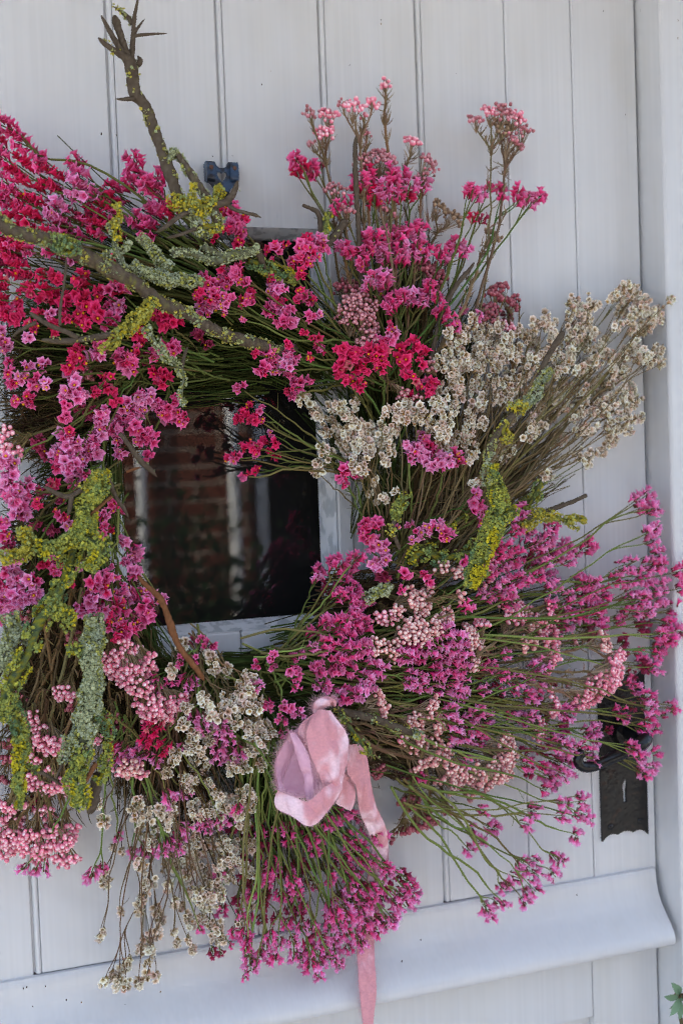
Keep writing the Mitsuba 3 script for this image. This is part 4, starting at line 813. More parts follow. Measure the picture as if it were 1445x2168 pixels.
BRANCH = '''b 0.25 2489 -950 16772 51,2426 -800 17149 51,2351 -720 17453 46,2264 -680 17684 46,2209 -660 17768 64,2198 -660 17890 55,2182 -660 17992 55,2153 -660 18092 50
b 0.15 2189 -660 17972 36,2129 -600 18231 32,2085 -550 18458 32
b 0.05 2128 -660 18090 27,2036 -620 18270 22,1963 -580 18437 13
b 0.2 2175 -660 18024 41,2063 -700 18092 27,1967 -720 18139 22,1901 -740 18188 18
b 0.05 2202 -620 18005 27,2224 -600 18219 23,2248 -580 18392 18,2303 -550 18634 11
b 0 2239 -600 18277 18,2345 -620 18292 13,2528 -640 18309 6
b 0 2245 -600 18303 18,2298 -560 18382 11,2352 -540 18455 6
b 0.3 2231 -580 18390 23,2172 -520 18496 18,2086 -500 18553 9
b 0.1 2240 -620 18008 23,2284 -600 18067 27,2269 -580 18113 13
b 0 2224 -680 17714 23,2111 -720 17683 16,2021 -760 17670 6
g 0.6 2509 -820 17231 28,2424 -840 17119 32
g 0.4 2518 -800 17244 28,2564 -840 17147 28,2609 -900 17045 33,2688 -980 16875 38,2762 -1000 16751 43,2808 -1000 16630 43,2830 -980 16532 33
y 1 2440 -1000 16748 56,2532 -1080 16714 61,2635 -1080 16690 57,2752 -1040 16734 57,2829 -1000 16827 33,2869 -960 16903 19
y 1 2594 -1080 16721 33,2581 -1120 16821 18,2574 -1140 16876 9
g 0.9 2540 -1040 16695 61,2608 -1040 16616 56,2659 -1020 16519 47,2734 -980 16468 42
b 0.1 2689 -1040 16740 28,2836 -1040 16737 33,2942 -1020 16803 28,2994 -1000 16883 24,3024 -980 16959 19
b 0 2906 -1020 16744 19,3026 -1040 16679 16,3170 -1060 16642 14,3204 -1060 16627 6
b 0.05 2605 -1060 16673 23,2461 -1100 16607 21,2329 -1120 16511 18,2245 -1120 16461 13
b 0.05 2659 -1040 16544 19,2526 -1060 16480 16,2350 -1060 16427 11
y 0.9 2680 -1040 16537 47,2773 -1040 16548 43,2862 -1000 16591 38
g 0.5 2385 -1100 16284 28,2613 -1080 16280 28,2796 -1050 16244 33,2896 -1030 16286 38,3066 -1000 16328 43,3186 -980 16372 34
b 0.1 3177 -980 16367 29,3225 -940 16279 29,3273 -900 16194 19
g 0.5 2673 -1040 16374 28,2755 -1040 16314 33,2880 -1040 16276 28
b 0.36 877 -1300 16540 60,1093 -1280 16400 56,1283 -1260 16355 62,1589 -1240 16240 63,1886 -1220 16097 64,2083 -1200 15981 60,2227 -1180 15870 56,2408 -1140 15808 56,2584 -1100 15721 52,2793 -1040 15614 57,3027 -960 15564 53,3290 -880 15499 54,3581 -800 15501 44
m 1 1362 -1340 16321 53,1449 -1380 16285 71,1530 -1340 16279 53
g 1 2031 -1120 16186 46,2161 -1120 16109 55,2350 -1120 16064 61,2520 -1100 16069 56,2641 -1080 16049 38
g 1 2134 -1060 16437 37,2188 -1080 16355 41,2260 -1100 16253 46,2359 -1100 16163 51
y 0.9 1907 -1180 16668 22,1913 -1180 16547 27,1897 -1180 16464 32,1897 -1180 16370 27
g 0.5 1840 -1160 16505 18,1881 -1180 16370 22,1918 -1200 16210 22,1976 -1180 16097 18
g 0.9 1786 -1180 16258 31,1863 -1180 16232 27,1928 -1160 16276 27,2016 -1140 16372 18
m 0.9 3116 -920 16272 48,3244 -900 16235 53,3359 -880 16186 59,3482 -840 16151 59,3607 -800 16138 44
y 1 2177 -1260 15847 41,2081 -1300 15767 46,2015 -1320 15697 50,1909 -1340 15605 50,1803 -1360 15510 41,1700 -1380 15431 22
b 0.25 1920 -1320 15608 27,1767 -1340 15567 27,1626 -1340 15543 27,1414 -1320 15523 22,1229 -1300 15533 17
b 0.1 1515 -1340 15540 26,1423 -1340 15594 22,1315 -1340 15639 22,1234 -1320 15691 22,1142 -1300 15761 17
b 0 1376 -1340 15643 13,1393 -1320 15799 13,1431 -1300 15993 12,1462 -1260 16210 8
b 0.1 1198 -1300 15678 17,1131 -1280 15649 17,1065 -1260 15613 15,1001 -1240 15559 10
g 0.8 2107 -1280 15636 37,2154 -1300 15523 41,2238 -1300 15416 32,2316 -1280 15342 28,2391 -1240 15277 28,2402 -1200 15135 23,2417 -1180 14999 14
b 0.1 2391 -1240 15285 18,2426 -1200 15400 14,2472 -1160 15484 14
m 1 1668 -1200 14442 72,1628 -1240 14313 81,1529 -1280 14154 85,1508 -1300 14015 85,1447 -1320 13914 76
m 0.8 1464 -1200 13907 72,1419 -1180 13798 71,1365 -1220 13674 71,1311 -1260 13540 75,1247 -1300 13427 80,1153 -1340 13310 79,1070 -1360 13192 75,1014 -1360 13035 70,921 -1360 12878 74,847 -1340 12766 78,782 -1320 12604 87,719 -1280 12449 78
m 1 833 -1300 12556 78,884 -1300 12454 70,922 -1280 12329 57,903 -1280 12180 48,881 -1280 12022 39,881 -1280 11858 26,875 -1280 11730 13
m 0.8 904 -1280 12117 35,961 -1280 12055 26,1028 -1280 12016 22
b 0 1028 -1280 12016 17,1098 -1280 11976 17,1185 -1260 11901 13,1243 -1240 11849 8
m 1 1438 -1360 13940 58,1338 -1380 13888 58,1253 -1380 13851 62,1172 -1380 13810 39,1160 -1360 13906 31
m 1 1440 -1380 13948 63,1541 -1400 13885 72,1613 -1420 13843 68,1574 -1420 13749 63,1493 -1420 13665 45
y 1 831 -1320 13774 39,920 -1320 13784 39,1002 -1320 13794 43,1050 -1320 13852 52,1032 -1320 13949 43,1020 -1320 14015 30
m 1 1247 -1360 13340 53,1308 -1340 13294 49,1347 -1320 13250 44,1294 -1320 13176 31
y 0.8 1720 -1260 14428 27,1570 -1280 14371 31,1491 -1300 14308 31
b 0.1 1491 -1300 14308 22,1412 -1300 14261 22,1339 -1300 14261 22,1262 -1300 14303 20,1190 -1280 14337 17
b 0.1 1416 -1300 14257 22,1397 -1300 14180 22,1370 -1300 14096 17
b 0.1 1712 -1260 14420 22,1754 -1220 14320 22,1800 -1180 14218 20,1859 -1140 14134 18,1903 -1120 14047 9
r 0 1747 -1240 14233 18,1642 -1280 14160 15,1538 -1300 14076 18
g 1 1546 -1280 13249 72,1529 -1300 13036 77,1511 -1320 12883 76,1513 -1320 12744 77,1482 -1340 12562 90,1439 -1340 12381 103,1388 -1340 12190 94
m 1 1404 -1380 12177 72,1369 -1380 12083 76,1326 -1380 11970 76,1305 -1380 11855 62,1341 -1360 11747 45
m 1 1369 -1360 11842 45,1388 -1360 11761 49,1379 -1340 11678 31
m 0.9 1535 -1320 12454 49,1587 -1320 12393 40,1618 -1300 12314 36,1636 -1280 12204 18
m 0.9 1611 -1300 12175 27,1590 -1300 12058 36,1562 -1300 11942 45,1519 -1300 11868 36
g 0.9 1296 -1360 12275 44,1261 -1360 12170 35,1228 -1340 12071 17
b 0 1242 -1340 12109 15,1198 -1340 11997 13,1169 -1340 11941 8
m 1 1323 -1300 12991 31,1376 -1300 12994 31,1460 -1300 12955 36
b 0 1531 -1240 11912 49,1508 -1220 11790 54,1489 -1220 11704 58,1439 -1200 11585 40
r 0 1498 -1360 12039 22,1440 -1380 11956 22,1382 -1380 11869 22
g 0.9 868 -1280 13315 61,879 -1280 13167 56,841 -1280 12997 56,783 -1280 12867 52
g 0.8 885 -1300 13177 34,954 -1300 13133 30,1015 -1300 13081 22
b 0 1429 -1400 12198 27,1333 -1380 12126 22,1275 -1360 12051 13
b 0 6207 -1050 15621 28,6108 -1080 15509 28,6015 -1100 15399 28,5926 -1120 15235 28
g 0.95 5998 -1120 15248 34,5895 -1140 15126 39,5798 -1160 15000 45,5688 -1180 14920 33
b 0.3 5926 -1120 15235 28,5788 -1160 14991 28,5558 -1200 14829 33,5418 -1220 14698 33,5319 -1220 14564 38,5275 -1220 14433 38
y 0.9 5577 -1200 14935 22,5534 -1220 14859 27
y 0.9 5673 -1200 14947 39,5620 -1200 14858 28
y 0.9 5464 -1240 14749 33,5422 -1240 14671 44,5500 -1220 14612 33
g 0.8 5277 -1220 14486 38,5266 -1220 14314 44,5292 -1220 14202 49
m 1 5297 -1240 14366 44,5318 -1240 14254 55,5348 -1240 14120 77,5383 -1240 13985 77
m 1 5384 -1240 14008 66,5340 -1240 13881 94,5233 -1240 13665 93,5163 -1220 13491 93,5109 -1180 13340 87,5071 -1140 13251 54
m 1 5358 -1260 13863 55,5459 -1260 13911 55,5541 -1240 13942 27
m 0.8 4590 -920 13476 63,4661 -920 13557 79,4730 -920 13579 79,4874 -900 13497 64,5023 -880 13505 64,5168 -860 13512 65,5333 -800 13609 60
m 0.7 4968 -800 13722 42,5075 -780 13779 54,5214 -740 13871 48,5355 -700 13964 32
m 0.8 6180 -600 14179 39,6139 -580 14076 50,6082 -560 13973 50,6014 -560 13881 45
b 0.15 6696 -600 14008 20,6460 -620 13937 23,6283 -640 13894 28,6086 -660 13837 33,5919 -660 13803 33
y 0.9 6652 -640 13755 14,6530 -660 13781 28,6431 -660 13767 34,6209 -680 13832 45,6031 -680 13803 50,5889 -660 13710 50
y 0.9 6430 -660 13757 23,6548 -660 13674 14
m 0.9 4553 -950 14116 31,4485 -980 14058 47,4438 -980 13968 47,4407 -980 13894 26
b 0.1 4412 -980 13894 20,4380 -980 13807 20,4413 -960 13716 20,4465 -940 13601 21
y 0.8 4336 -1020 13847 20,4362 -1020 13788 26,4380 -1020 13756 15
g 0.9 4071 -980 13168 46,4215 -980 13223 46,4344 -960 13278 41
b 0.3 3684 -920 12237 35,3866 -960 12137 35,4113 -980 12056 36,4310 -980 11968 36,4489 -960 11885 36,4603 -940 11837 37
m 0.7 3767 -1000 12137 35,3848 -1020 12031 46,3914 -1020 11936 46,3999 -1020 11821 36,4111 -1020 11679 25
g 0.9 4523 -980 11881 47,4585 -980 11838 47
r 0.02 2007 -920 13524 18,2054 -960 13450 23,2121 -980 13385 25,2180 -1000 13304 28,2213 -1020 13208 28,2245 -1040 13084 32,2272 -1050 12980 28,2341 -1050 12845 28,2411 -1040 12750 26,2475 -1020 12658 23,2532 -980 12570 19
b 0.05 3749 -600 16851 15,3840 -600 16819 22,3895 -600 16786 25,3920 -600 16699 25,3904 -620 16594 30,3859 -640 16471 30
b 0.2 4158 -620 16712 35,4081 -640 16609 35,3994 -660 16515 40,3929 -680 16466 40
m 0.6 4006 -620 16790 25,3962 -640 16693 30,3942 -660 16601 30,3892 -680 16465 25
b 0.1 1859 -1120 14762 22,1946 -1100 14652 23,2056 -1060 14507 23,2143 -1020 14431 20,2186 -1000 14385 9
r 0 1922 -1000 14432 13,1984 -1000 14454 13,2046 -1020 14468 11
b 0 4284 -660 16036 25,4290 -620 16663 25,4310 -550 17210 25,4340 -500 17490 20,4347 -500 17544 15
b 0 4902 -740 15221 24,5036 -700 15677 24,5166 -660 15954 24,5282 -640 16118 24,5398 -620 16237 21,5505 -600 16353 16'''
FILL = '''3609 -600 15687 903 -600 16766 300 800 170 g
3720 -550 15736 2053 -450 16712 250 550 70 g
3509 -600 15512 839 -600 15444 300 600 200 g
3969 -600 15332 2466 -600 16108 300 450 200 g
2210 -450 15447 823 -450 15701 300 450 150 g
2239 -450 15148 795 -450 15131 250 400 150 n
1920 -580 14747 1880 -580 13400 65 80 45 g
1596 -400 15707 809 -400 15339 300 400 80 n
4252 -600 15240 2971 -700 16270 300 550 150 g
2181 -500 15018 823 -450 14885 200 350 150 n
1744 -600 14606 1145 -600 14422 300 350 100 g
1695 -600 14441 1218 -600 13429 300 450 140 g
1645 -600 13817 1079 -600 13026 300 400 120 g
1677 -600 13605 1022 -600 11827 400 550 260 n
1743 -600 13222 2157 -600 12030 350 400 120 n
1951 -600 13163 2472 -600 12255 200 300 90 g
4620 -600 14645 4561 -480 16967 300 650 190 g
4674 -600 14780 4878 -450 17167 300 550 110 n
4683 -600 15007 5386 -420 16779 300 300 60 n
5075 -600 14770 5854 -400 16372 200 250 50 g
4725 -600 13496 6855 -480 14923 400 650 230 k
4667 -620 13501 6080 -600 15217 400 550 170 k
4619 -620 13550 5234 -620 15226 300 400 120 k
4696 -660 13410 6771 -500 14437 200 250 40 k
4421 -750 13660 4626 -720 14867 250 350 110 g
4372 -700 14381 3944 -660 15239 250 400 130 g
2618 -600 12571 4144 -600 12479 110 150 150 g
3107 -600 12453 5143 -600 12441 250 450 190 g
3390 -600 12604 6392 -500 13092 300 450 120 g
3954 -600 12552 7462 -420 12807 300 450 70 g
3768 -640 13023 5478 -600 13119 300 400 130 n
3549 -660 12419 5346 -600 12328 300 400 160 n
3816 -660 12033 6079 -500 11950 300 450 150 n
3809 -660 11853 5410 -500 11253 300 350 160 n
3445 -660 12162 4810 -600 11726 300 350 120 g
4327 -600 12150 6481 -450 11504 300 400 50 g
2266 -620 12647 3160 -620 11652 250 400 150 g
2824 -620 12309 3543 -520 11128 400 500 190 g
3188 -560 11904 3827 -400 9939 300 650 100 g
3181 -560 11726 4435 -400 10216 300 400 60 g
2211 -620 12373 2138 -500 11139 350 450 150 n
2393 -560 12256 2539 -360 10414 350 400 60 n
2032 -600 12130 1934 -500 11429 250 300 50 n
1311 -600 12797 1125 -500 11198 350 400 110 n
3381 -400 15398 2342 -400 15278 300 300 120 g
2159 -400 15067 814 -400 14640 350 450 160 n
2361 -400 15707 878 -400 15952 450 600 160 g
1710 -450 13805 807 -450 13735 450 550 160 n
1869 -450 12637 731 -450 12163 550 650 160 n
3697 -550 15162 3729 -550 15956 300 300 80 g'''
RIBBON = {
 'knot': ([[350.0, -110.0, 1218.0], [346.4, -118.0, 1225.6], [347.3, -124.0, 1232.7], [353.1, -126.0, 1236.2], [360.8, -124.0, 1235.5], [371.1, -114.0, 1228.4]],
  [[358.7, -114.0, 1218.8], [356.2, -120.0, 1223.4], [356.3, -126.0, 1227.4], [358.6, -128.0, 1228.9], [361.5, -124.0, 1228.3], [366.7, -112.0, 1226.6]]),
 'panel': ([[344.0, -128.0, 1221.5], [336.9, -132.0, 1214.2], [334.2, -134.0, 1204.6], [335.2, -136.0, 1193.8], [338.4, -138.0, 1181.7], [342.4, -138.0, 1171.0], [346.2, -136.0, 1161.6], [347.7, -132.0, 1152.0]],
  [[359.2, -130.0, 1224.7], [364.3, -134.0, 1215.3], [369.7, -136.0, 1206.6], [373.0, -135.0, 1198.5], [372.3, -134.0, 1185.2], [369.9, -134.0, 1170.4], [366.3, -132.0, 1156.2], [362.9, -126.0, 1144.7]]),
 'lip': ([[308.5, -128.0, 1158.9], [313.4, -136.0, 1156.6], [320.3, -144.0, 1154.1], [328.5, -148.0, 1151.1], [334.0, -149.0, 1154.3], [339.9, -148.0, 1158.8], [347.7, -144.0, 1161.5], [359.6, -136.0, 1164.6]],
  [[308.0, -120.0, 1141.3], [312.4, -134.0, 1139.0], [318.9, -146.0, 1135.7], [328.2, -152.0, 1130.3], [335.0, -152.0, 1132.1], [343.4, -148.0, 1137.1], [354.8, -140.0, 1142.8], [364.6, -133.0, 1151.9]]),
 'outer': ([[325.1, -120.0, 1209.0], [318.9, -118.0, 1197.5], [311.8, -118.0, 1187.1], [309.2, -118.0, 1175.2], [308.6, -122.0, 1165.9], [308.4, -128.0, 1156.2]],
  [[331.7, -110.0, 1194.4], [329.0, -106.0, 1182.4], [325.2, -104.0, 1171.0], [321.3, -106.0, 1163.3], [317.4, -112.0, 1158.6], [315.3, -122.0, 1153.3]]),
 'back': ([[329.7, -106.0, 1203.3], [321.1, -100.0, 1184.0], [316.6, -100.0, 1165.4], [315.1, -104.0, 1154.1], [320.1, -114.0, 1148.3]],
  [[348.5, -114.0, 1214.2], [357.0, -110.0, 1191.4], [358.9, -108.0, 1171.6], [357.7, -110.0, 1157.8], [349.7, -114.0, 1144.4]]),
 'fold': ([[323.8, -124.0, 1210.3], [325.3, -124.0, 1198.0], [328.0, -126.0, 1185.0], [330.9, -126.0, 1173.4], [333.4, -126.0, 1161.8], [333.9, -130.0, 1146.7]],
  [[326.0, -126.0, 1207.7], [331.9, -132.0, 1198.0], [335.5, -136.0, 1188.2], [336.6, -138.0, 1176.4], [337.4, -138.0, 1164.2], [338.2, -138.0, 1149.1]]),
 'inner': ([[345.1, -120.0, 1219.0], [335.5, -122.0, 1215.7], [330.3, -124.0, 1208.7], [331.2, -124.0, 1199.2], [336.4, -122.0, 1190.2], [341.2, -120.0, 1182.1]],
  [[350.9, -122.0, 1219.7], [343.7, -128.0, 1213.6], [340.7, -130.0, 1205.0], [340.3, -130.0, 1195.6], [342.5, -128.0, 1185.6], [345.8, -126.0, 1175.3]]),
 'tail': ([[390.5, -90.0, 1181.4], [386.1, -92.0, 1168.6], [387.4, -90.0, 1156.1], [396.5, -84.0, 1141.7], [401.8, -78.0, 1124.6], [405.9, -70.0, 1110.9], [417.1, -56.0, 1091.3], [426.5, -44.0, 1070.1], [429.7, -34.0, 1050.0], [428.5, -25.0, 1028.4]],
  [[402.2, -84.0, 1180.7], [409.9, -82.0, 1169.5], [412.5, -82.0, 1153.2], [415.4, -78.0, 1137.8], [420.5, -72.0, 1119.5], [429.6, -64.0, 1102.0], [440.9, -50.0, 1081.2], [446.9, -38.0, 1059.1], [450.0, -28.0, 1040.9], [447.2, -20.0, 1021.8]]),
 'short': ([[385.2, -82.0, 1155.6], [382.4, -84.0, 1143.5], [380.4, -84.0, 1133.9], [377.7, -82.0, 1125.8]],
  [[388.6, -84.0, 1154.6], [396.2, -82.0, 1143.3], [398.6, -80.0, 1131.5], [393.5, -78.0, 1115.7]]),
 'end': ([[428.5, -25.0, 1028.3], [423.9, -22.0, 1009.4], [419.1, -22.0, 991.0], [414.0, -27.0, 974.4], [410.0, -38.0, 955.4], [407.1, -47.0, 931.1], [408.9, -49.0, 894.8], [409.7, -48.0, 879.1], [412.2, -47.0, 830.7]],
  [[447.6, -20.0, 1021.8], [444.2, -19.0, 1002.7], [439.9, -20.0, 982.0], [432.5, -28.0, 966.8], [427.4, -39.0, 947.9], [424.8, -47.0, 925.4], [419.8, -49.0, 892.7], [418.1, -48.0, 877.4], [416.1, -47.0, 829.9]]),
}
PLANT_TIPS = [[729.6, -90.0, 896.4], [721.7, -90.0, 882.4], [724.0, -90.0, 863.0], [742.9, -90.0, 852.3], [739.9, -90.0, 891.0]]
SPECKS = [[358.6, 0.0, 1812.2], [201.8, 0.0, 1756.5], [215.7, 0.0, 1756.0], [213.2, 0.0, 1737.6], [368.2, 0.0, 1825.9], [485.8, 0.0, 1884.8], [485.6, 0.0, 1881.0], [450.5, 0.0, 1837.4], [566.6, 0.0, 1837.9], [744.0, 0.0, 1916.6], [767.8, 0.0, 1808.0], [776.7, -20.0, 1912.5], [807.8, -42.0, 1879.1], [808.3, -42.0, 1897.9], [96.5, -8.0, 973.7], [93.5, -8.0, 972.9], [113.4, -8.0, 971.4], [143.1, -25.0, 957.6], [99.6, -25.0, 962.0], [129.6, -25.0, 962.4], [182.7, -25.0, 947.8], [459.9, -30.0, 941.0], [481.4, -30.0, 959.1], [665.7, -25.0, 973.9], [306.7, 0.0, 1740.9], [326.3, 0.0, 1742.3], [217.3, -20.0, 951.3], [518.7, -38.0, 930.1], [600.4, -35.0, 939.2], [757.8, -12.0, 954.9], [670.2, -25.0, 970.7]]


# ---------------------------------------------------------------- helpers
def numbered(name):
    if name not in USED: USED[name] = 0; return name
    USED[name] += 1; return '%s_%03d' % (name, USED[name])
USED, TINTED = {}, []
def obj(name, mesh, mat, parent=None, smooth=False, color=None, label=None, cat=None, group=None, kind=None):
    key = numbered(name if parent is None else parent + '__' + name)
    if color is None: scene[key] = mikit.ply(mesh, mat, smooth=smooth)
    else: scene[key] = None; TINTED.append((key, mesh, mat, smooth, color))
    d = {k: v for k, v in (('label', label), ('category', cat), ('group', group), ('kind', kind)) if v}
    if d: labels[key] = d
    return key
def thing(name, label, cat, group=None, kind=None):
    key = numbered(name)
    labels[key] = {k: v for k, v in (('label', label), ('category', cat), ('group', group), ('kind', kind)) if v}
    return key
def box(x0, x1, y0, y1, z0, z1):
    b = trimesh.creation.box((x1 - x0, y1 - y0, z1 - z0)); b.apply_translation(((x0 + x1) / 2, (y0 + y1) / 2, (z0 + z1) / 2)); return b
def rbox(x0, x1, y0, y1, z0, z1, r=.003, seg=8):
    P = [m3.Manifold.sphere(r, seg * 2).translate((x, y, z)) for x in (x0 + r, x1 - r) for y in (y0 + r, y1 - r) for z in (z0 + r, z1 - r)]
    return m3.Manifold.batch_hull(P)
def mf(mesh):
    return m3.Manifold(m3.Mesh(np.asarray(mesh.vertices, np.float32), np.asarray(mesh.faces, np.uint32)))
def tm(m):
    k = m.to_mesh(); return trimesh.Trimesh(k.vert_properties[:, :3], k.tri_verts, process=False)
class MB:
    """collects (vertices, faces, colours) into one mesh"""
    def __init__(s): s.v, s.f, s.c, s.p, s.n = [], [], [], [], 0
    def add(s, v, f, c=(1, 1, 1)):
        v = np.asarray(v, float); s.v.append(v); s.f.append(np.asarray(f, int) + s.n); s.n += len(v)
        s.c.append(np.broadcast_to(np.asarray(c, float), (len(v), 3))); s.p.append(len(v))
    def mesh(s): return np.vstack(s.v), np.vstack(s.f)
    def col(s): return np.clip(np.vstack(s.c), 0, 1)
    def build(s, name, mat, parent=None, smooth=False, **k):
        return obj(name, s.mesh(), mat, parent, smooth, color=(s.col(), s.p), **k) if s.n else None
def frames(p):
    t = unit(np.gradient(p, axis=0)); a = np.zeros_like(p)
    a[0] = unit(cross(t[0], [0.31, .9, .2] if abs(t[0][1]) < .9 else [1, 0, 0]))
    for i in range(1, len(p)): a[i] = unit(a[i - 1] - t[i] * np.dot(a[i - 1], t[i]))
    return t, a, cross(t, a)
def tube(p, r, sides=4, cap=True):
    p = np.asarray(p, float); n = len(p); t, a, b = frames(p)
    ang = np.arange(sides) * 2 * np.pi / sides
    r = np.broadcast_to(np.asarray(r, float).reshape(-1, 1) if np.ndim(r) == 1 else r, (n, sides)) if np.ndim(r) < 2 else r
    v = p[:, None] + r[..., None] * (np.cos(ang)[None, :, None] * a[:, None] + np.sin(ang)[None, :, None] * b[:, None])
    i, j = np.meshgrid(np.arange(n - 1), np.arange(sides), indexing='ij'); k = (j + 1) % sides
    q = np.stack([i * sides + j, i * sides + k, (i + 1) * sides + k, (i + 1) * sides + j], -1).reshape(-1, 4)
    f = np.vstack([q[:, [0, 1, 2]], q[:, [0, 2, 3]]]); v = v.reshape(-1, 3)
    if cap:
        e = np.arange(sides); L = (n - 1) * sides
        f = np.vstack([f, np.stack([e[1:-1] * 0, e[2:], e[1:-1]], -1), np.stack([e[1:-1] * 0 + L, L + e[1:-1], L + e[2:]], -1)])
    return v, f
def bez(a, b, c, d=None, n=8):
    t = np.linspace(0, 1, n)[:, None]; a, b, c = (np.asarray(x, float) for x in (a, b, c))
    if d is None: return (1 - t) ** 2 * a + 2 * t * (1 - t) * b + t * t * c
    return (1 - t) ** 3 * a + 3 * t * (1 - t) ** 2 * b + 3 * t * t * (1 - t) * c + t ** 3 * np.asarray(d, float)
def rot_to(d, roll):
    """matrix whose third column is d"""
    d = unit(d); a = unit(cross(d, [0.3, .5, .8] if abs(d[2]) < .9 else [1, 0, 0])); b = cross(d, a)
    return np.stack([math.cos(roll) * a + math.sin(roll) * b, -math.sin(roll) * a + math.cos(roll) * b, d], 1)
OUT = np.array([0, -1.0, 0])

# ---------------------------------------------------------------- materials
P = mikit.proc
def two(b): return {'type': 'twosided', 'bsdf': b}
def rgb(*c): return {'type': 'rgb', 'value': list(c)}
def paint_col(p, n, uv):
    w = mikit.fbm(p.x * 9, p.y * 9, p.z * 5, 3); s = mikit.fbm(p.x * 330, p.y * 200, p.z * 6, 3)
    g = mikit.smoothstep(.55, .8, mikit.fbm(p.x * 21, p.y * 21, p.z * 7 + 31, 3))
    c = mikit.mix((.50, .502, .508), (.562, .562, .558), w)
    c = mikit.mix(c, (.48, .47, .44), .35 * g)
    return c * (0.955 + .09 * s)
def paint_bump(p, n, uv):
    a = mikit.fbm(p.x * 330 + 6 * mikit.noise(p.z * 6, p.x * 8), p.y * 330, p.z * 9, 3)
    b = mikit.noise(p.x * 60, p.y * 60, p.z * 2.2)
    m = mikit.smoothstep(.25, .75, mikit.noise(p.x * 9.5, 3.0, p.z * .8))
    return (a * (.3 + .9 * m) + .4 * b) * 0.00055 + mikit.noise(p.x * 55, p.y * 55, p.z * 55) * .00008
scene['paint'] = {'type': 'bumpmap', 'bump': P(paint_bump, 4e-4), 'scale': 1.0, 'bsdf': {'type': 'principled', 'base_color': P(paint_col), 'roughness': .36, 'specular': .45}}
def putty_col(p, n, uv):
    w = mikit.smoothstep(.47, .62, mikit.fbm(p.x * 140, p.y * 140, p.z * 60, 3))
    return mikit.mix((.60, .61, .62), (.40, .42, .43), w)
scene['putty'] = two({'type': 'bumpmap', 'bump': P(lambda p, n, uv: mikit.fbm(p.x * 200, p.y * 200, p.z * 120, 3) * .0008, 4e-4), 'scale': 1.0,
    'bsdf': {'type': 'principled', 'base_color': P(putty_col), 'roughness': .5, 'specular': .4}})
def iron_col(p, n, uv):
    r = mikit.smoothstep(.58, .78, mikit.fbm(p.x * 120, p.y * 120, p.z * 120, 3))
    return mikit.mix((.0045, .005, .006), (.035, .017, .010), r * .6)
scene['black_iron'] = two({'type': 'bumpmap', 'bump': P(lambda p, n, uv: mikit.fbm(p.x * 150, p.y * 150, p.z * 150, 3) * .0011, 4e-4), 'scale': 1.0,
    'bsdf': {'type': 'principled', 'base_color': P(iron_col), 'roughness': .27, 'specular': .32}})
def blue_col(p, n, uv):
    r = mikit.smoothstep(.45, .7, mikit.fbm(p.x * 160, p.y * 160, p.z * 160, 3))
    return mikit.mix((.022, .05, .10), (.012, .016, .024), r)
scene['blue_black_paint'] = two({'type': 'bumpmap', 'bump': P(lambda p, n, uv: mikit.fbm(p.x * 200, p.y * 200, p.z * 200, 3) * .0005, 4e-4), 'scale': 1.0,
    'bsdf': {'type': 'principled', 'base_color': P(blue_col), 'roughness': .30, 'specular': .5}})
scene['rust'] = two({'type': 'principled', 'base_color': P(lambda p, n, uv: mikit.mix((.05, .03, .025), (.13, .055, .03), mikit.fbm(p.x * 900, p.y * 900, p.z * 900, 2))), 'roughness': .7})
scene['glass_pane'] = {'type': 'thindielectric', 'int_ior': 1.52}
# coloured meshes carry two numbers per vertex (uv): a colour family of the material, and the weights of its two main colour axes round its mean
AXES = {}
def tint(name):
    def fn(p, n, uv):
        fam = AXES[name]; f = dr.floor((uv.x + 5) / 10); w = uv.x - 10 * f; out = mi.Color3f(0)
        for i, (m, e1, e2) in enumerate(fam):
            c = mi.Color3f(*[dr.clip(float(m[k]) + float(e1[k]) * w + float(e2[k]) * uv.y, .003, .95) for k in range(3)]); out = dr.select(dr.abs(f - i) < .5, c, out)
        return out
    return P(fn)
scene['petal'] = {'type': 'principledthin', 'base_color': tint('petal'), 'roughness': .5, 'diff_trans': .4, 'eta': 1.3}
scene['white_petal'] = {'type': 'principledthin', 'base_color': tint('white_petal'), 'roughness': .5, 'diff_trans': .4, 'eta': 1.3}
scene['stem'] = two({'type': 'diffuse', 'reflectance': tint('stem')})
scene['berry'] = two({'type': 'principled', 'base_color': tint('berry'), 'roughness': .42, 'specular': .4})
scene['bark'] = two({'type': 'diffuse', 'reflectance': tint('bark')})
scene['lichen_skin'] = two({'type': 'diffuse', 'reflectance': tint('lichen_skin')})
scene['leaf'] = {'type': 'principledthin', 'base_color': tint('leaf'), 'roughness': .4, 'diff_trans': .5}
def velvet_col(p, n, uv):
    a = mikit.fbm(p.x * 60, p.y * 60, p.z * 34, 4); b = mikit.fbm(p.x * 700, p.y * 700, p.z * 700, 2)
    c = mikit.mix((.60, .27, .30), (.80, .58, .64), mikit.smoothstep(.46, .70, a))
    return c * (.86 + .28 * b)
scene['velvet'] = {'type': 'bumpmap', 'bump': P(lambda p, n, uv: mikit.fbm(p.x * 900, p.y * 900, p.z * 900, 2) * .00035 + mikit.noise(p.x * 90, p.y * 90, p.z * 90) * .0012, 3e-4), 'scale': 1.0,
    'bsdf': two({'type': 'principled', 'base_color': P(velvet_col), 'roughness': .75, 'specular': .2, 'sheen': 1.0, 'sheen_tint': .25})}
scene['velvet_back'] = two({'type': 'principled', 'base_color': P(lambda p, n, uv: mikit.mix((.58, .30, .40), (.66, .39, .48), mikit.fbm(p.x * 300, p.y * 300, p.z * 300, 3))), 'roughness': .7, 'sheen': .8, 'specular': .2})
scene['room_dark'] = two({'type': 'diffuse', 'reflectance': rgb(.012, .012, .012)})
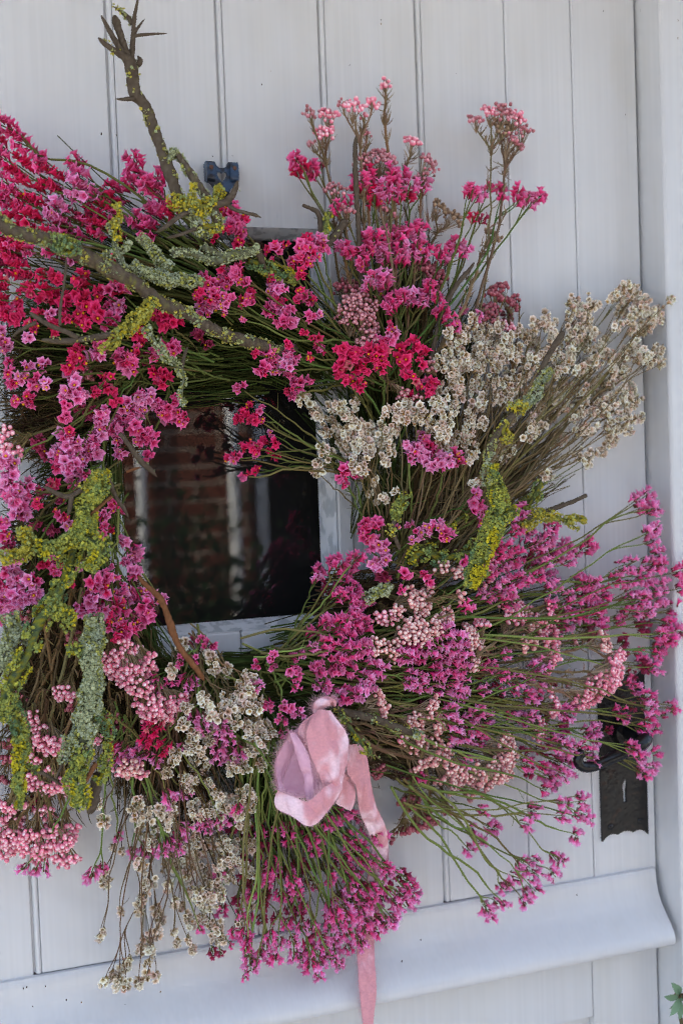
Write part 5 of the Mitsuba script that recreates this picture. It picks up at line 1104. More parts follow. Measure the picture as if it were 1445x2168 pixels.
def brick_col(p, n, uv):
    row = dr.floor(p.z / .075); x = p.x / .225 + .5 * (row - 2 * dr.floor(row / 2))
    fx = x - dr.floor(x); fz = p.z / .075 - row
    mo = dr.select((fx < .045) | (fz < .14), 1.0, 0.0)
    k = mikit.cell_rand(x, row, 3)
    b = mikit.mix(mikit.mix((.20, .06, .035), (.28, .10, .06), k), (.13, .05, .038), mikit.fbm(p.x * 14, p.y * 14, p.z * 14, 3))
    return mikit.mix(b, (.42, .36, .29), mo)
scene['brick'] = two({'type': 'diffuse', 'reflectance': P(brick_col)})
scene['white_wood'] = two({'type': 'principled', 'base_color': rgb(.80, .82, .85), 'roughness': .4})
scene['slate'] = two({'type': 'diffuse', 'reflectance': P(lambda p, n, uv: mikit.mix((.07, .07, .075), (.12, .115, .11), mikit.fbm(p.x * 5, p.y * 5, p.z * 5, 3)))})
scene['paving'] = two({'type': 'diffuse', 'reflectance': P(lambda p, n, uv: mikit.mix((.40, .39, .37), (.54, .53, .50), mikit.fbm(p.x * 3, p.y * 3, p.z, 4)))})
scene['dark_glass'] = {'type': 'principled', 'base_color': rgb(.01, .011, .012), 'roughness': .12, 'specular': .3}

# ---------------------------------------------------------------- ground and the house opposite
def ground():
    n = 61; u = np.sinh(np.linspace(-3.2, 3.2, n)) / math.sinh(3.2) * 40
    x, y = np.meshgrid(u, u, indexing='ij'); z = .004 * meshkit.fbm(np.stack([x, y, 0 * x], -1) * .8, 3) - .004
    i, j = np.meshgrid(np.arange(n - 1), np.arange(n - 1), indexing='ij')
    q = np.stack([i * n + j, (i + 1) * n + j, (i + 1) * n + j + 1, i * n + j + 1], -1).reshape(-1, 4)
    obj('pavement', (np.stack([x, y, z], -1).reshape(-1, 3), q), 'paving', smooth=True, kind='structure')
ground()
def opposite():
    h = thing('brick_outbuilding', 'small red brick outbuilding with white window posts, seen only reflected in the window', 'outbuilding')
    Y = -4.0; wall = mf(box(.3, 3.2, Y - .28, Y, 0, 2.75)) - mf(box(1.50, 2.9, Y - .4, Y + .1, .55, 2.25))
    obj('wall', tm(wall), 'brick', h)
    obj('window_pane', box(1.50, 2.9, Y - .2, Y - .19, .55, 2.25), 'dark_glass', h)
    fr = MB()
    for x0, x1, z0, z1 in ((1.530, 1.578, .62, 2.248), (2.84, 2.898, .62, 2.248), (1.502, 2.898, 2.249, 2.249)):
        if z1 > z0: b = box(x0, x1, Y - .16, Y - .04, z0, z1); fr.add(b.vertices, b.faces)
    fr.build('window_frame', 'white_wood', h)
    for x in (1.40, ):
        v, f = tube([(x, Y + .06, .35), (x, Y + .06, 1.5), (x, Y + .06, 2.74)], .027, 12); obj('drainpipe', (v, f), 'white_wood', h, smooth=40)
    v, f = tube([(1.0, Y + .05, .9), (1.0, Y + .05, 2.0), (1.0, Y + .05, 2.74)], .022, 12); obj('drainpipe', (v, f), 'white_wood', h, smooth=40)
    rf = trimesh.creation.extrude_polygon(__import__('shapely').Polygon([(0, 0), (1.4, .7), (2.8, 0)]), 3.3)
    rf.apply_transform([[0, 0, 1, .1], [-1, 0, 0, Y + .2], [0, 1, 0, 2.75], [0, 0, 0, 1]]); rf.invert() if rf.volume < 0 else None
    obj('roof', rf, 'slate', h)
    # evergreen shrub before that wall
    s = thing('shrub', 'dark evergreen shrub before the brick outbuilding, seen only reflected in the window', 'shrub')
    stems, lv = MB(), MB(); g = np.random.default_rng(3)
    for k in range(26):
        tip = np.array([1.12 + g.normal() * .2, Y + .5 + g.normal() * .14, .75 + .55 * g.random()])
        p = bez((1.12 + .05 * g.normal(), Y + .5, 0), (1.12 + .1 * g.normal(), Y + .5, .5), tip, n=6); v, f = tube(p, np.linspace(.012, .003, 6), 4); stems.add(v, f, (.07, .05, .03))
        for i in range(90):
            c = p[2 + g.integers(4)] + g.normal(size=3) * .09; d = unit(g.normal(size=3)); e = unit(cross(d, g.normal(size=3)))
            L, w = .035, .014; lv.add([c, c + d * L * .5 + e * w, c + d * L, c + d * L * .5 - e * w], [[0, 1, 2], [0, 2, 3]], np.array([.02, .045, .018]) * (.6 + .8 * g.random()))
    stems.build('stem', 'stem', s); lv.build('foliage', 'leaf', s, kind='stuff')
opposite()

# ---------------------------------------------------------------- the door
def spl(pts, n):
    pts = np.asarray(pts, float); t = np.r_[0, np.cumsum(np.linalg.norm(np.diff(pts, axis=0), axis=1))]
    return CubicSpline(t, pts)(np.linspace(0, t[-1], n))
def prof_extrude(poly, axis, a, b):
    """polygon in (x,y) along z, or in (y,z) along x"""
    from shapely import Polygon
    m = trimesh.creation.extrude_polygon(Polygon(poly), b - a)
    if axis == 'z': m.apply_translation((0, 0, a))
    else: m.apply_transform([[0, 0, 1, a], [1, 0, 0, 0], [0, 1, 0, 0], [0, 0, 0, 1]])
    if m.volume < 0: m.invert()
    return m
EDGE = [-.0595, .1043, .2093, .3143, .4184, .5221, .6237, .7030, .7827]
def plank_profile(x0, x1, bead=True):
    p = []
    if bead:
        p += [(x0 + .0002, .0046), (x0 + .0015, .0044)]
        c, r = x0 + .0046, .0027
        for a in np.linspace(175, 5, 9): p.append((c + r * math.cos(math.radians(a)), .0031 - r * math.sin(math.radians(a)) * 1.34))
        p += [(c + r + .0004, .0010), (c + r + .0009, .0004), (c + r + .0016, 0)]
    else:
        p += [(x0 + .0001, .004), (x0 + .0002, -.0002), (x0 + .0009, -.0007), (x0 + .0026, -.0006), (x0 + .0034, 0)]
    p += [(x1 - .0012, 0), (x1 - .0005, .0006), (x1 - .0001, .0022), (x1 - .0001, .0065), (x1 - .0001, .042), (x0 + .0002, .042)]
    return p
def door():
    d = thing('stable_door', 'white painted plank door with a square window, wreath hung on it and black lever handle', 'door')
    hole = mf(box(.2005, .4187, -.1, .1, 1.2845, 1.6750))
    for i in range(8):
        x0, x1 = EDGE[i], EDGE[i + 1]; z0 = .9805 + (.0006 if i % 2 else -.0003) - (.0022 if i >= 6 else 0)
        m = mf(prof_extrude(plank_profile(x0, x1, i not in (0, 6, 7)), 'z', z0, 2.03))
        if x0 < .4187 and x1 > .2005: m = m - hole
        obj('plank', tm(m), 'paint', d, smooth=35)
    # window: bevelled putty beads round the pane, flat surround on three sides
    fr = d + '__window_frame'; L, Rr, Bz, Tz = .2005, .4187, 1.2845, 1.6750; pw, py = .0100, .0190
    def strip(q): return np.array(q, float)
    ob = [(L, Bz), (Rr, Bz), (Rr, Tz), (L, Tz)]; ib = [(L + pw, Bz + .0075), (Rr - pw, Bz + .0075), (Rr - pw, Tz - .0085), (L + pw, Tz - .0085)]
    names = ['lower', 'right', 'upper', 'left']
    for k in range(4):
        a, b, c, e = ob[k], ob[(k + 1) % 4], ib[(k + 1) % 4], ib[k]
        m_ = MB(); n = 40
        t = np.linspace(0, 1, n)[:, None]; s = np.linspace(0, 1, 7)
        o_ = np.array(a) * (1 - t) + np.array(b) * t; i_ = np.array(e) * (1 - t) + np.array(c) * t
        rows = []
        for q in s:
            xz = o_ * (1 - q) + i_ * q; y = -.0006 + (py + .0006) * (q ** 1.15)
            wob = .0006 * (meshkit.noise(np.c_[xz * 160, np.full(n, q * 4)]) - .5) * (q < .99)
            rows.append(np.c_[xz[:, 0], np.full(n, y) + wob, xz[:, 1]])
        # solid: add a back
        rows.append(np.c_[i_[:, 0], np.full(n, .024), i_[:, 1]]); rows.append(np.c_[o_[:, 0], np.full(n, .024), o_[:, 1]])
        v = np.stack(rows).reshape(-1, 3); K = len(rows); I, J = np.meshgrid(np.arange(K), np.arange(n - 1), indexing='ij'); I2 = (I + 1) % K
        f = np.stack([I * n + J, I2 * n + J, I2 * n + J + 1, I * n + J + 1], -1).reshape(-1, 4)
        m_.add(v, np.vstack([f[:, [0, 1, 2]], f[:, [0, 2, 3]]])); bm = trimesh.Trimesh(*m_.mesh(), process=False); bm.invert() if bm.volume < 0 else None; obj('window_bead', bm, 'putty', d, smooth=30)
    for x0, x1, z0, z1 in ((Rr + .0006, Rr + .0165, Bz - .024, Tz + .002), (L - .0165, L - .0006, Bz - .024, Tz + .002), (L - .0002, .3140, Bz - .0235, Bz - .0006), (.3147, Rr + .0002, Bz - .0240, Bz - .0006)):
        obj('window_trim', tm(rbox(x0, x1, -.0045, .004, z0, z1, .0022)), 'paint', d, smooth=30)
    g = MB(); x0, x1, z0, z1 = L + pw - .002, Rr - pw + .002, Bz + .0055, Tz - .0065
    g.add([(x0, .0215, z0), (x1, .0215, z0), (x1, .0215, z1), (x0, .0215, z1)], [[0, 1, 2], [0, 2, 3]]); obj('window_pane', g.mesh(), 'glass_pane', d)
    # weather bar: an ogee moulding along the foot of the upper leaf
    c = spl([(-.0040, .9798), (-.0062, .9735), (-.0066, .9680), (-.0078, .9610), (-.0108, .9525), (-.0160, .9440), (-.0235, .9355), (-.0310, .9275), (-.0370, .9200), (-.0398, .9130), (-.0385, .9070), (-.0335, .9042)], 44)
    prof = [(.0005, .9803)] + [tuple(q) for q in c] + [(-.026, .9050), (.0005, .9062)]
    wb = prof_extrude(prof, 'x', -.0585, .7780)
    wb = wb.subdivide_to_size(.05, max_iter=6) if False else wb
    obj('weather_bar', wb, 'paint', d, smooth=32)
    obj('back_board', box(-.0585, .7815, .0005, .0415, .9062, .9785), 'paint', d)
    sp = MB(); gq = np.random.default_rng(8)
    for (x, y, z) in SPECKS[:27]:
        r = (.00035 + .0004 * gq.random()) * (1.5 if x in (459.9,) else 1); s_ = trimesh.creation.icosphere(1, r); s_.apply_scale((1, .5, 1.2 + gq.random())); s_.apply_translation((x / 1000, y / 1000, z / 1000)); sp.add(s_.vertices, s_.faces, (.06, .05, .045) if gq.random() < .7 else (.22, .13, .07))
    sp.build('dirt_speck', 'stem', d, kind='stuff')
    # knocker plate above the window: two rolled knuckles, heart cut-out, tapering to a round boss
    k = d + '__knocker'
    from shapely import Polygon
    S = .0005
    def pz(pts): return [(.3120 + a * .001, 1.7195 + b * .001) for a, b in pts]
    out = [(-15, 13.5), (-6.5, 13.5), (-5, 10), (-2, 8), (2, 8), (5, 10), (6.5, 13.8), (15.5, 14), (15.8, 4), (14.5, -4), (10, -10), (7, -14), (6, -20), (7, -26), (-4, -26), (-4.2, -20), (-5.5, -14), (-9, -10), (-13.5, -5), (-15, 3)]
    ht = [(0, -5.0), (3, -1.5), (4.6, 1.2), (4.4, 3.2), (3, 4.2), (1.4, 3.9), (0, 2.4), (-1.4, 3.9), (-3, 4.2), (-4.4, 3.2), (-4.6, 1.2), (-3, -1.5)]
    pl = Polygon(pz(out)).buffer(.001).buffer(-.001).difference(Polygon(pz(ht)).buffer(.0003))
    m = trimesh.creation.extrude_polygon(pl, .0028); m.apply_transform([[1, 0, 0, 0], [0, 0, -1, -.0090], [0, 1, 0, 0], [0, 0, 0, 1]])
    kk = obj('knocker', m, 'blue_black_paint', d, smooth=30)
    for cx in (.3008, .3236):
        v = [(cx, -.0095, 1.7335), (cx, -.0135, 1.7325), (cx, -.0155, 1.7290), (cx, -.0160, 1.7230), (cx, -.0150, 1.7170), (cx, -.0120, 1.7140)]
        q = spl(v, 18); mb = MB(); w = .0040
        a_ = np.c_[q[:, 0] - w, q[:, 1], q[:, 2]]; b_ = np.c_[q[:, 0] + w, q[:, 1], q[:, 2]]; c_ = b_ + [0, .0035, -.0002]; d_ = a_ + [0, .0035, -.0002]
        V = np.stack([a_, b_, c_, d_]).reshape(-1, 3); I, J = np.meshgrid(np.arange(4), np.arange(17), indexing='ij'); I2 = (I + 1) % 4
        F = np.stack([I * 18 + J, I2 * 18 + J, I2 * 18 + J + 1, I * 18 + J + 1], -1).reshape(-1, 4)
        mb.add(V, np.vstack([F[:, [0, 1, 2]], F[:, [0, 2, 3]], [[0, 18, 36], [0, 36, 54], [17, 53, 35], [17, 71, 53]]])); obj('knuckle', mb.mesh(), 'blue_black_paint', kk, smooth=30)
        s_ = trimesh.creation.icosphere(2, .0021); s_.apply_scale((1, .45, 1)); s_.apply_translation((cx, -.0159, 1.7268)); obj('screw', s_, 'rust', kk, smooth=True)
        obj('mount', tm(rbox(cx - .0036, cx + .0036, -.0095, -.0002, 1.7165, 1.7335, .001)), 'blue_black_paint', kk, smooth=30)
    rg = trimesh.creation.torus(.0060, .0024, 24, 10); rg.apply_transform(trimesh.transformations.rotation_matrix(math.pi / 2, [1, 0, 0])); rg.apply_translation((.3138, -.0150, 1.6965)); obj('ring', rg, 'black_iron', kk, smooth=True)
    # lever handle on a long plate with scalloped ends
    X0, X1, Z0, Z1 = .7125, .7712, 1.0235, 1.1985; W = X1 - X0
    def scallop(z, s):
        t = np.linspace(0, 1, 41); o = .0030 * np.abs(np.sin(t * np.pi * 3.0)) ** .8 * -1 + .0050 * np.abs(2 * t - 1) ** 3
        return [(X0 + W * q, z + s * e) for q, e in zip(t, o)]
    pl = Polygon(scallop(Z0, -1) + scallop(Z1, 1)[::-1]).buffer(0)
    kh = Polygon([(.7412, 1.0790), (.7436, 1.0832), (.7450, 1.0800), (.7442, 1.0745), (.7432, 1.0715), (.7434, 1.0660), (.7436, 1.0592), (.7415, 1.0590), (.7410, 1.0650), (.7413, 1.0705), (.7400, 1.0745)]).buffer(.0010)
    pl = pl.difference(kh)
    m = trimesh.creation.extrude_polygon(pl, .0035); m.apply_transform([[1, 0, 0, 0], [0, 0, -1, -.0004], [0, 1, 0, 0], [0, 0, 0, 1]])
    hd = obj('door_handle', m, 'black_iron', d, smooth=30)
    for x, z in ((X0 + .0105, Z0 + .0105), (X1 - .0105, Z0 + .0115), (X0 + .0105, Z1 - .0105), (X1 - .0105, Z1 - .0115)):
        s_ = trimesh.creation.icosphere(2, .0037); s_.apply_scale((1, .45, 1)); s_.apply_translation((x, -.0040, z)); obj('screw', s_, 'black_iron', hd, smooth=True)
    cx, cz = .7440, 1.1385
    q = spl([(cx, -.002, cz), (cx, -.020, cz), (cx - .0005, -.038, cz), (cx - .006, -.050, cz - .001), (cx - .020, -.0535, cz - .006), (cx - .042, -.0530, cz - .0125), (cx - .062, -.0520, cz - .0185), (cx - .078, -.0520, cz - .0205), (cx - .0865, -.0520, cz - .0165), (cx - .0875, -.0520, cz - .0085), (cx - .0830, -.0520, cz - .0050)], 60)
    r = np.interp(np.linspace(0, 1, 60), [0, .22, .3, .45, .7, .85, 1], [.0090, .0080, .0082, .0072, .0060, .0058, .0052])
    v, f = tube(q, r, 16); obj('lever', (v, f), 'black_iron', hd, smooth=40)
    b = trimesh.creation.cylinder(.0165, .010, sections=40); b.apply_transform(trimesh.transformations.rotation_matrix(math.pi / 2, [1, 0, 0])); b.apply_translation((cx, -.0085, cz)); obj('boss', b, 'black_iron', hd, smooth=30)
    # lower leaf
    e = thing('stable_door', 'plain white lower half of the door, mostly below the frame under the weather bar', 'door')
    obj('stile', box(.7000, .7827, .0040, .042, .05, .9022), 'paint', e); obj('stile', box(-.0595, .0200, .0040, .042, .05, .9022), 'paint', e)
    obj('rail', tm(rbox(.0200, .6996, .0042, .042, .8225, .9022, .0015)), 'paint', e, smooth=30)
    obj('rail', box(.0200, .6996, .0042, .042, .05, .16), 'paint', e)
    obj('panel', box(.0200, .6996, .0130, .035, .16, .8225), 'paint', e)
    # frame
    j = thing('door_frame', 'white painted door frame beside the handle at the picture edge', 'door frame')
    def jamb(s):
        a = .0040; pr = [(0, .040), (0, -.0380)] + [(a - a * math.cos(t), -.0380 - a * math.sin(t)) for t in np.linspace(.2, math.pi / 2, 7)] + [(.105, -.0420), (.105, .040)]
        x = .7860 if s > 0 else -.0628
        return prof_extrude([(x + s * p, q) for p, q in pr][::s], 'z', 0.0, 2.10)
    obj('jamb', jamb(1), 'paint', j, smooth=35); obj('jamb', jamb(-1), 'paint', j, smooth=35)
    obj('head', box(-.0625, .7857, -.038, .040, 2.034, 2.10), 'paint', j); obj('sill', box(-.0625, .7857, -.06, .040, .002, .045), 'paint', j)
    w = thing('cottage_wall', 'brick cottage wall round the white door, outside the frame', 'wall', kind='structure')
    for q in ((.893, 3.2, -.02, .22, 0, 2.10), (-2.6, -.170, -.02, .22, 0, 2.10), (-2.6, 3.2, -.02, .22, 2.102, 2.62)): obj('wall_section', box(*q), 'brick', w)
    cp = thing('porch_roof', 'slate porch roof over the door, above the frame', 'roof')
    obj('deck', box(-.42, 1.34, -.74, -.021, 2.12, 2.16), 'white_wood', cp); obj('slab', box(-.46, 1.38, -.78, -.021, 2.161, 2.20), 'slate', cp)
    # the unlit room behind the pane
    rm = box(-.16, .88, .05, 1.6, .0, 2.09); rm.invert(); obj('room', rm, 'room_dark', kind='structure')
door()

# ---------------------------------------------------------------- the wreath
WR = thing('wreath', 'dried flower wreath of pink, crimson and white blooms with lichen covered twigs on the door', 'wreath')
def make_floret(L, prof, seg, lobe, rimup, g):
    """rings of (height, radius) times L; returns vertices, faces and ring parameter"""
    ph = np.arange(seg) * 2 * np.pi / seg; V, tt = [], []; K = len(prof)
    for k, (h, r) in enumerate(prof):
        q = k / (K - 1); am = lobe * q ** 3
        star = np.cos(ph * (seg // 2)) if seg % 2 == 0 else np.cos(5 * ph)
        rr = r * (1 + am * star + .13 * q * g.normal(size=seg)); hh = h + rimup * q ** 4 * star + .055 * q * g.normal(size=seg)
        V.append(np.stack([rr * np.cos(ph), rr * np.sin(ph), hh], -1) * L); tt.append(np.stack([np.full(seg, q), star], -1))
    i, j = np.meshgrid(np.arange(K - 1), np.arange(seg), indexing='ij'); j2 = (j + 1) % seg
    f = np.stack([i * seg + j, i * seg + j2, (i + 1) * seg + j2, (i + 1) * seg + j], -1).reshape(-1, 4)
    return np.vstack(V), np.vstack([f[:, [0, 1, 2]], f[:, [0, 2, 3]]]), np.vstack(tt)
g0 = np.random.default_rng(21)
F_OPEN = [make_floret(1, [(0, .07), (.38, .12), (.66, .22), (.84, .40), (.92 + .06 * g0.normal(), .56)], 10, .20, .05, g0) for _ in range(12)]
F_MID = [make_floret(1, [(0, .06), (.40, .11), (.72, .19), (.9, .31), (1.02, .44)], 10, .22, .07, g0) for _ in range(12)]
F_CLOSED = [make_floret(1, [(0, .05), (.4, .10), (.70, .15), (.9, .25), (1.02, .37)], 10, .24, .10, g0) for _ in range(12)]
F_WHITE = [make_floret(1, [(0, .10), (.35, .17), (.62, .30), (.80, .50), (.88, .66)], 12, .12, .06, g0) for _ in range(12)]
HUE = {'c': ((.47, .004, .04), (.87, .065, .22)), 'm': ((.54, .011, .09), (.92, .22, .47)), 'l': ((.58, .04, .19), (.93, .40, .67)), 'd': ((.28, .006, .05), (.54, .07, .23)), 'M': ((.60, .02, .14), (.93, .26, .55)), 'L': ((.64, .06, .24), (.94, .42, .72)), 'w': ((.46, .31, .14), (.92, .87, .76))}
BRACT = np.array([.10, .065, .035])
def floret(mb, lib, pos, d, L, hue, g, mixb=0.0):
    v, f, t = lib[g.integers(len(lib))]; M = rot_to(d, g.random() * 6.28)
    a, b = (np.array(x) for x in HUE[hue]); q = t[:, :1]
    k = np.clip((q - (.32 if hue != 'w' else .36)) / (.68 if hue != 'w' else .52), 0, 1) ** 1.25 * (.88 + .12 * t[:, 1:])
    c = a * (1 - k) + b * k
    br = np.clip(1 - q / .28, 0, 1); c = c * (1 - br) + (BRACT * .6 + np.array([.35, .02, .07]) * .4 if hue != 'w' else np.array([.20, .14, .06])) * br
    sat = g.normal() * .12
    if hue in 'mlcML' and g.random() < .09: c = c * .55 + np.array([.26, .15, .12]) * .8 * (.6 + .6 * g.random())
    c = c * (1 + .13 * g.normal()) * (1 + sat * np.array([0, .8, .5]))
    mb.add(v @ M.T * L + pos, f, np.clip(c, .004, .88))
OCT = trimesh.creation.icosphere(0, 1.0)
def bract(mb, pos, d, L, col, g):
    e = unit(cross(d, g.normal(size=3))); n = cross(d, e); w = L * .22
    mb.add([pos, pos + d * L * .45 + e * w + n * w * .3, pos + d * L, pos + d * L * .45 - e * w + n * w * .3, pos + d * L * .45 - n * w * .6], [[0, 1, 2], [0, 2, 3], [0, 4, 1], [0, 3, 4], [1, 4, 2], [4, 3, 2]], col * (.7 + .6 * g.random()))
FACE = {'UL': .45, 'ML': .65, 'LL': .75, 'L2': .85, 'L3': .85, 'HK': .5, 'TC': .65, 'TR': .35, 'CR': .75, 'WN': .6, 'CE': .65, 'RI': .35, 'RM': .5, 'RF': .22, 'BR': .1, 'BO': .12, 'BM': .3, 'BL': .12}
STY = {'UL': 's', 'TR': 's', 'RI': 'c', 'RM': 'c', 'RF': 'c', 'BR': 'c', 'BO': 'c', 'BM': 'c', 'BL': 'c'}
GREEN = np.array([.13, .16, .045])
def parse(txt):
    out = []
    for ln in txt.split('\n'):
        h = ln.split(','); a = h[0].split(); p0 = np.array(a[1:4], float) * 1e-4
        cl = [(np.array(c.split()[:3], float) * 1e-4, float(c.split()[3]) * 1e-4, c.split()[4]) for c in h[1:]]
        out.append((a[0], p0, cl))
    return out
def sprig_stem(p0, cl, g, col, r0, r1, back=.30, curve=.09):
    """main stem from p0 to a fork, then a branchlet to every head; returns the mesh and each head's (centre, axis)"""
    mb = MB(); C = np.mean([c[0] for c in cl], 0); D = C - p0; L = np.linalg.norm(D); d = D / L
    spread = max([np.linalg.norm(c[0] - C) for c in cl]) if len(cl) > 1 else 0
    Fk = C - d * min(L * .55, max(.018, spread * 1.3, L * back * .5)); w = cross(d, OUT)
    c1 = p0 + D * .35 + w * g.normal() * L * curve + OUT * L * .05 * g.normal(); c2 = p0 + D * .62 + w * g.normal() * L * curve * .6 + OUT * L * .06 * abs(g.normal())
    p = bez(p0, c1, c2, Fk, n=12); p[1:-1] += g.normal(size=(10, 3)) * .0007; tone = 1 + .22 * g.normal(); cc = np.clip(col * tone * (1 + .1 * g.normal(size=3)) * (1 - (bm_ := .6 * (g.random() < .25))) + bm_ * np.array([.16, .11, .05]), .01, .6)
    v, f = tube(p, np.linspace(r0, r1 * 1.15, 12) * (.75 + .5 * g.random()), 5); mb.add(v, f, cc)
    for _ in range(g.integers(0, 4)):
        k = g.integers(4, 10); e = unit(d + g.normal(size=3) * .8); q = bez(p[k], p[k] + e * .006, p[k] + e * .010 + unit(g.normal(size=3)) * .006, n=5); v, f = tube(q, np.linspace(r1 * .7, .0002, 5), 3); mb.add(v, f, cc)
    heads = []
    dirF = unit(p[-1] - p[-3])
    for pos, r, h in cl:
        e = pos - Fk; a = unit(unit(e) * .7 + dirF * .45 + g.normal(size=3) * .12); end = pos - a * r * .75
        q = bez(Fk, Fk + dirF * np.linalg.norm(e) * .35, end - a * np.linalg.norm(e) * .25, end, n=7); v, f = tube(q, np.linspace(r1 * 1.05, r1 * .7, 7), 4); mb.add(v, f, cc * 1.05)
        heads.append((pos, r, h, a))
    return mb, heads
gs = np.random.default_rng(77)
for code, p0, cl in parse(STATICE):
    st = STY.get(code, 'o'); w = FACE[code]
    nm = 'crimson_statice_sprig' if cl[0][2] == 'c' else ('pink_spike_sprig' if st == 'c' else 'pink_statice_sprig')
    mb, heads = sprig_stem(p0, cl, gs, GREEN * (.75 if st != 'c' else 1.15), .00115, .00075)
    key = mb.build(nm, 'stem', WR, smooth=True)
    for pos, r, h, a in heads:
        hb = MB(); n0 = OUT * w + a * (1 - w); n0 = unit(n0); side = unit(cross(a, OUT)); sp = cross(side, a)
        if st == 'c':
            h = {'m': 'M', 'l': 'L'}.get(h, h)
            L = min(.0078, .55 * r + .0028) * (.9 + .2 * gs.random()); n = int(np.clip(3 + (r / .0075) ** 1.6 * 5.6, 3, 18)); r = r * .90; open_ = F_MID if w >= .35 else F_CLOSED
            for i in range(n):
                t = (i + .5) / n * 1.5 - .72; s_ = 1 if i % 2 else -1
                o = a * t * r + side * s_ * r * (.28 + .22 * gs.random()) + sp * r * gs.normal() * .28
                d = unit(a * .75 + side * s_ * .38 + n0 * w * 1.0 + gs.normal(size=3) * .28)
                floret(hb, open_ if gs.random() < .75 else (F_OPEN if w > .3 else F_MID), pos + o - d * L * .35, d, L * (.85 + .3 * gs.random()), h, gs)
                if gs.random() < .85:
                    for _ in range(2): bract(hb, pos + o - d * L * .42 + gs.normal(size=3) * .0006, unit(d + gs.normal(size=3) * .25), L * .62, np.array([.12, .10, .05]) if gs.random() < .6 else np.array([.10, .035, .03]), gs)
            v, f = tube(bez(pos - a * r * .75, pos, pos + a * r * .6, n=4), .0005, 4); hb.add(v, f, GREEN)
        elif st == 's':
            L = min(.0080, .55 * r + .0030) * (.88 + .24 * gs.random()); n = int(np.clip(3 + (r / .0085) ** 1.5 * 7.4, 4, 26)); r = r * .90
            for i in range(n):
                t = (i + .5) / n * 1.6 - .72; s_ = 1 if i % 2 else -1
                o = a * t * r + side * s_ * r * (.26 + .2 * gs.random()) + sp * r * gs.normal() * .3
                d = unit(a * .6 + side * s_ * .55 + n0 * .55 + gs.normal(size=3) * .25)
                floret(hb, F_OPEN if gs.random() < .6 else F_MID, pos + o - d * L * .35, d, L * (.85 + .3 * gs.random()), h, gs)
                if gs.random() < .4: bract(hb, pos + o - d * L * .4, unit(d + gs.normal(size=3) * .25), L * .5, np.array([.13, .04, .03]), gs)
                if gs.random() < .05: hb.add(OCT.vertices * .0013 + pos + o + d * L * .45, OCT.faces, (.75, .36, .02))
            v, f = tube(bez(pos - a * r * .75, pos, pos + a * r * .6, n=4), .0006, 4); hb.add(v, f, GREEN)
        else:
            L = min(.0084, .55 * r + .0030) * (.88 + .24 * gs.random()); n = int(np.clip(2 + (r / .0085) ** 1.7 * 5.8, 3, 18)); B_ = rot_to(n0, 0); r = max(r - .0034, r * .5)
            for i in range(n):
                q = np.sqrt((i + .4) / n) * .85; ph = i * 2.39996 + gs.random() * .6
                o = B_[:, 0] * q * r * math.cos(ph) + B_[:, 1] * q * r * math.sin(ph) + n0 * r * (.35 * math.sqrt(max(0, 1 - q * q)) + .15 * gs.normal())
                d = unit(n0 * .9 + (o - n0 * np.dot(o, n0)) / r * .9 + gs.normal(size=3) * .5); bud = gs.random() < .2; o = o + n0 * r * .22 * gs.normal()
                floret(hb, F_CLOSED if bud else (F_OPEN if gs.random() < .75 else F_MID), pos + o - d * L * .5, d, L * (.58 + .62 * gs.random()) * (.9 if bud else 1), ('c' if h in 'mc' else 'm') if bud and h != 'd' else h, gs)
                if gs.random() < .17: hb.add(OCT.vertices * .0012 + pos + o + d * L * .22, OCT.faces, (.78, .40, .02))
                if gs.random() < .25: bract(hb, pos + o - d * L * .5, unit(d + gs.normal(size=3) * .3), L * .6, np.array([.16, .03, .03]), gs)
                v, f = tube(np.array([pos - n0 * r * .5, pos + o - d * L * .5]), .0004, 3); hb.add(v, f, (.10, .06, .03))
        hb.build('flower_head', 'petal', key)
for code, p0, cl in parse(WHITE):
    mb, heads = sprig_stem(p0, cl, gs, np.array([.165, .125, .062]) if code != 'W5' else np.array([.13, .085, .05]), .0008, .0005, curve=.07)
    key = mb.build('white_statice_sprig', 'stem', WR, smooth=True)
    for pos, r, h, a in heads:
        hb = MB(); side = unit(cross(a, OUT) + gs.normal(size=3) * .4); sp = unit(OUT * .7 + cross(side, a) * .3 + gs.normal(size=3) * .25); L = .0047 * (.85 + .3 * gs.random()); r = r * .90
        n = int(np.clip(3 + (r / .0085) ** 1.5 * 9, 3, 20)); cv = gs.normal() * .5
        for i in range(n):
            t = (i + .5) / n * 1.7 - .8; s_ = 1 if i % 2 else -1
            o = a * t * r + side * (s_ * r * (.18 + .25 * gs.random()) + cv * r * (t * t - .4)) + sp * r * (.1 + .25 * gs.random())
            d = unit(sp * .9 + side * s_ * .55 + a * .35 + gs.normal(size=3) * .35)
            floret(hb, F_WHITE, pos + o - d * L * .4, d, L * (.8 + .4 * gs.random()), 'w', gs)
            for _ in range(3): bract(hb, pos + o - d * L * (-.1 + .5 * gs.random()) + gs.normal(size=3) * .0008, unit(d * .5 + a * .6 + gs.normal(size=3) * .45), L * .8, np.array([.25, .165, .07]), gs)
            if gs.random() < .09: hb.add(OCT.vertices * .0009 + pos + o + d * L * .15, OCT.faces, (.62, .30, .05))
        v, f = tube(bez(pos - a * r * .8, pos + side * cv * r * -.3, pos + a * r * .8, n=5), .0005, 4); hb.add(v, f, (.24, .17, .08))
        hb.build('flower_head', 'white_petal', key)
BALL = [trimesh.creation.icosphere(1, 1.0) for _ in range(1)][0]
RH = {'p': ((.70, .18, .26), (.86, .60, .63)), 'w': ((.58, .22, .22), (.80, .66, .58)), 'b': ((.40, .13, .14), (.58, .33, .31)), 'd': ((.30, .055, .08), (.46, .17, .19)), 'n': ((.24, .15, .09), (.36, .25, .17))}
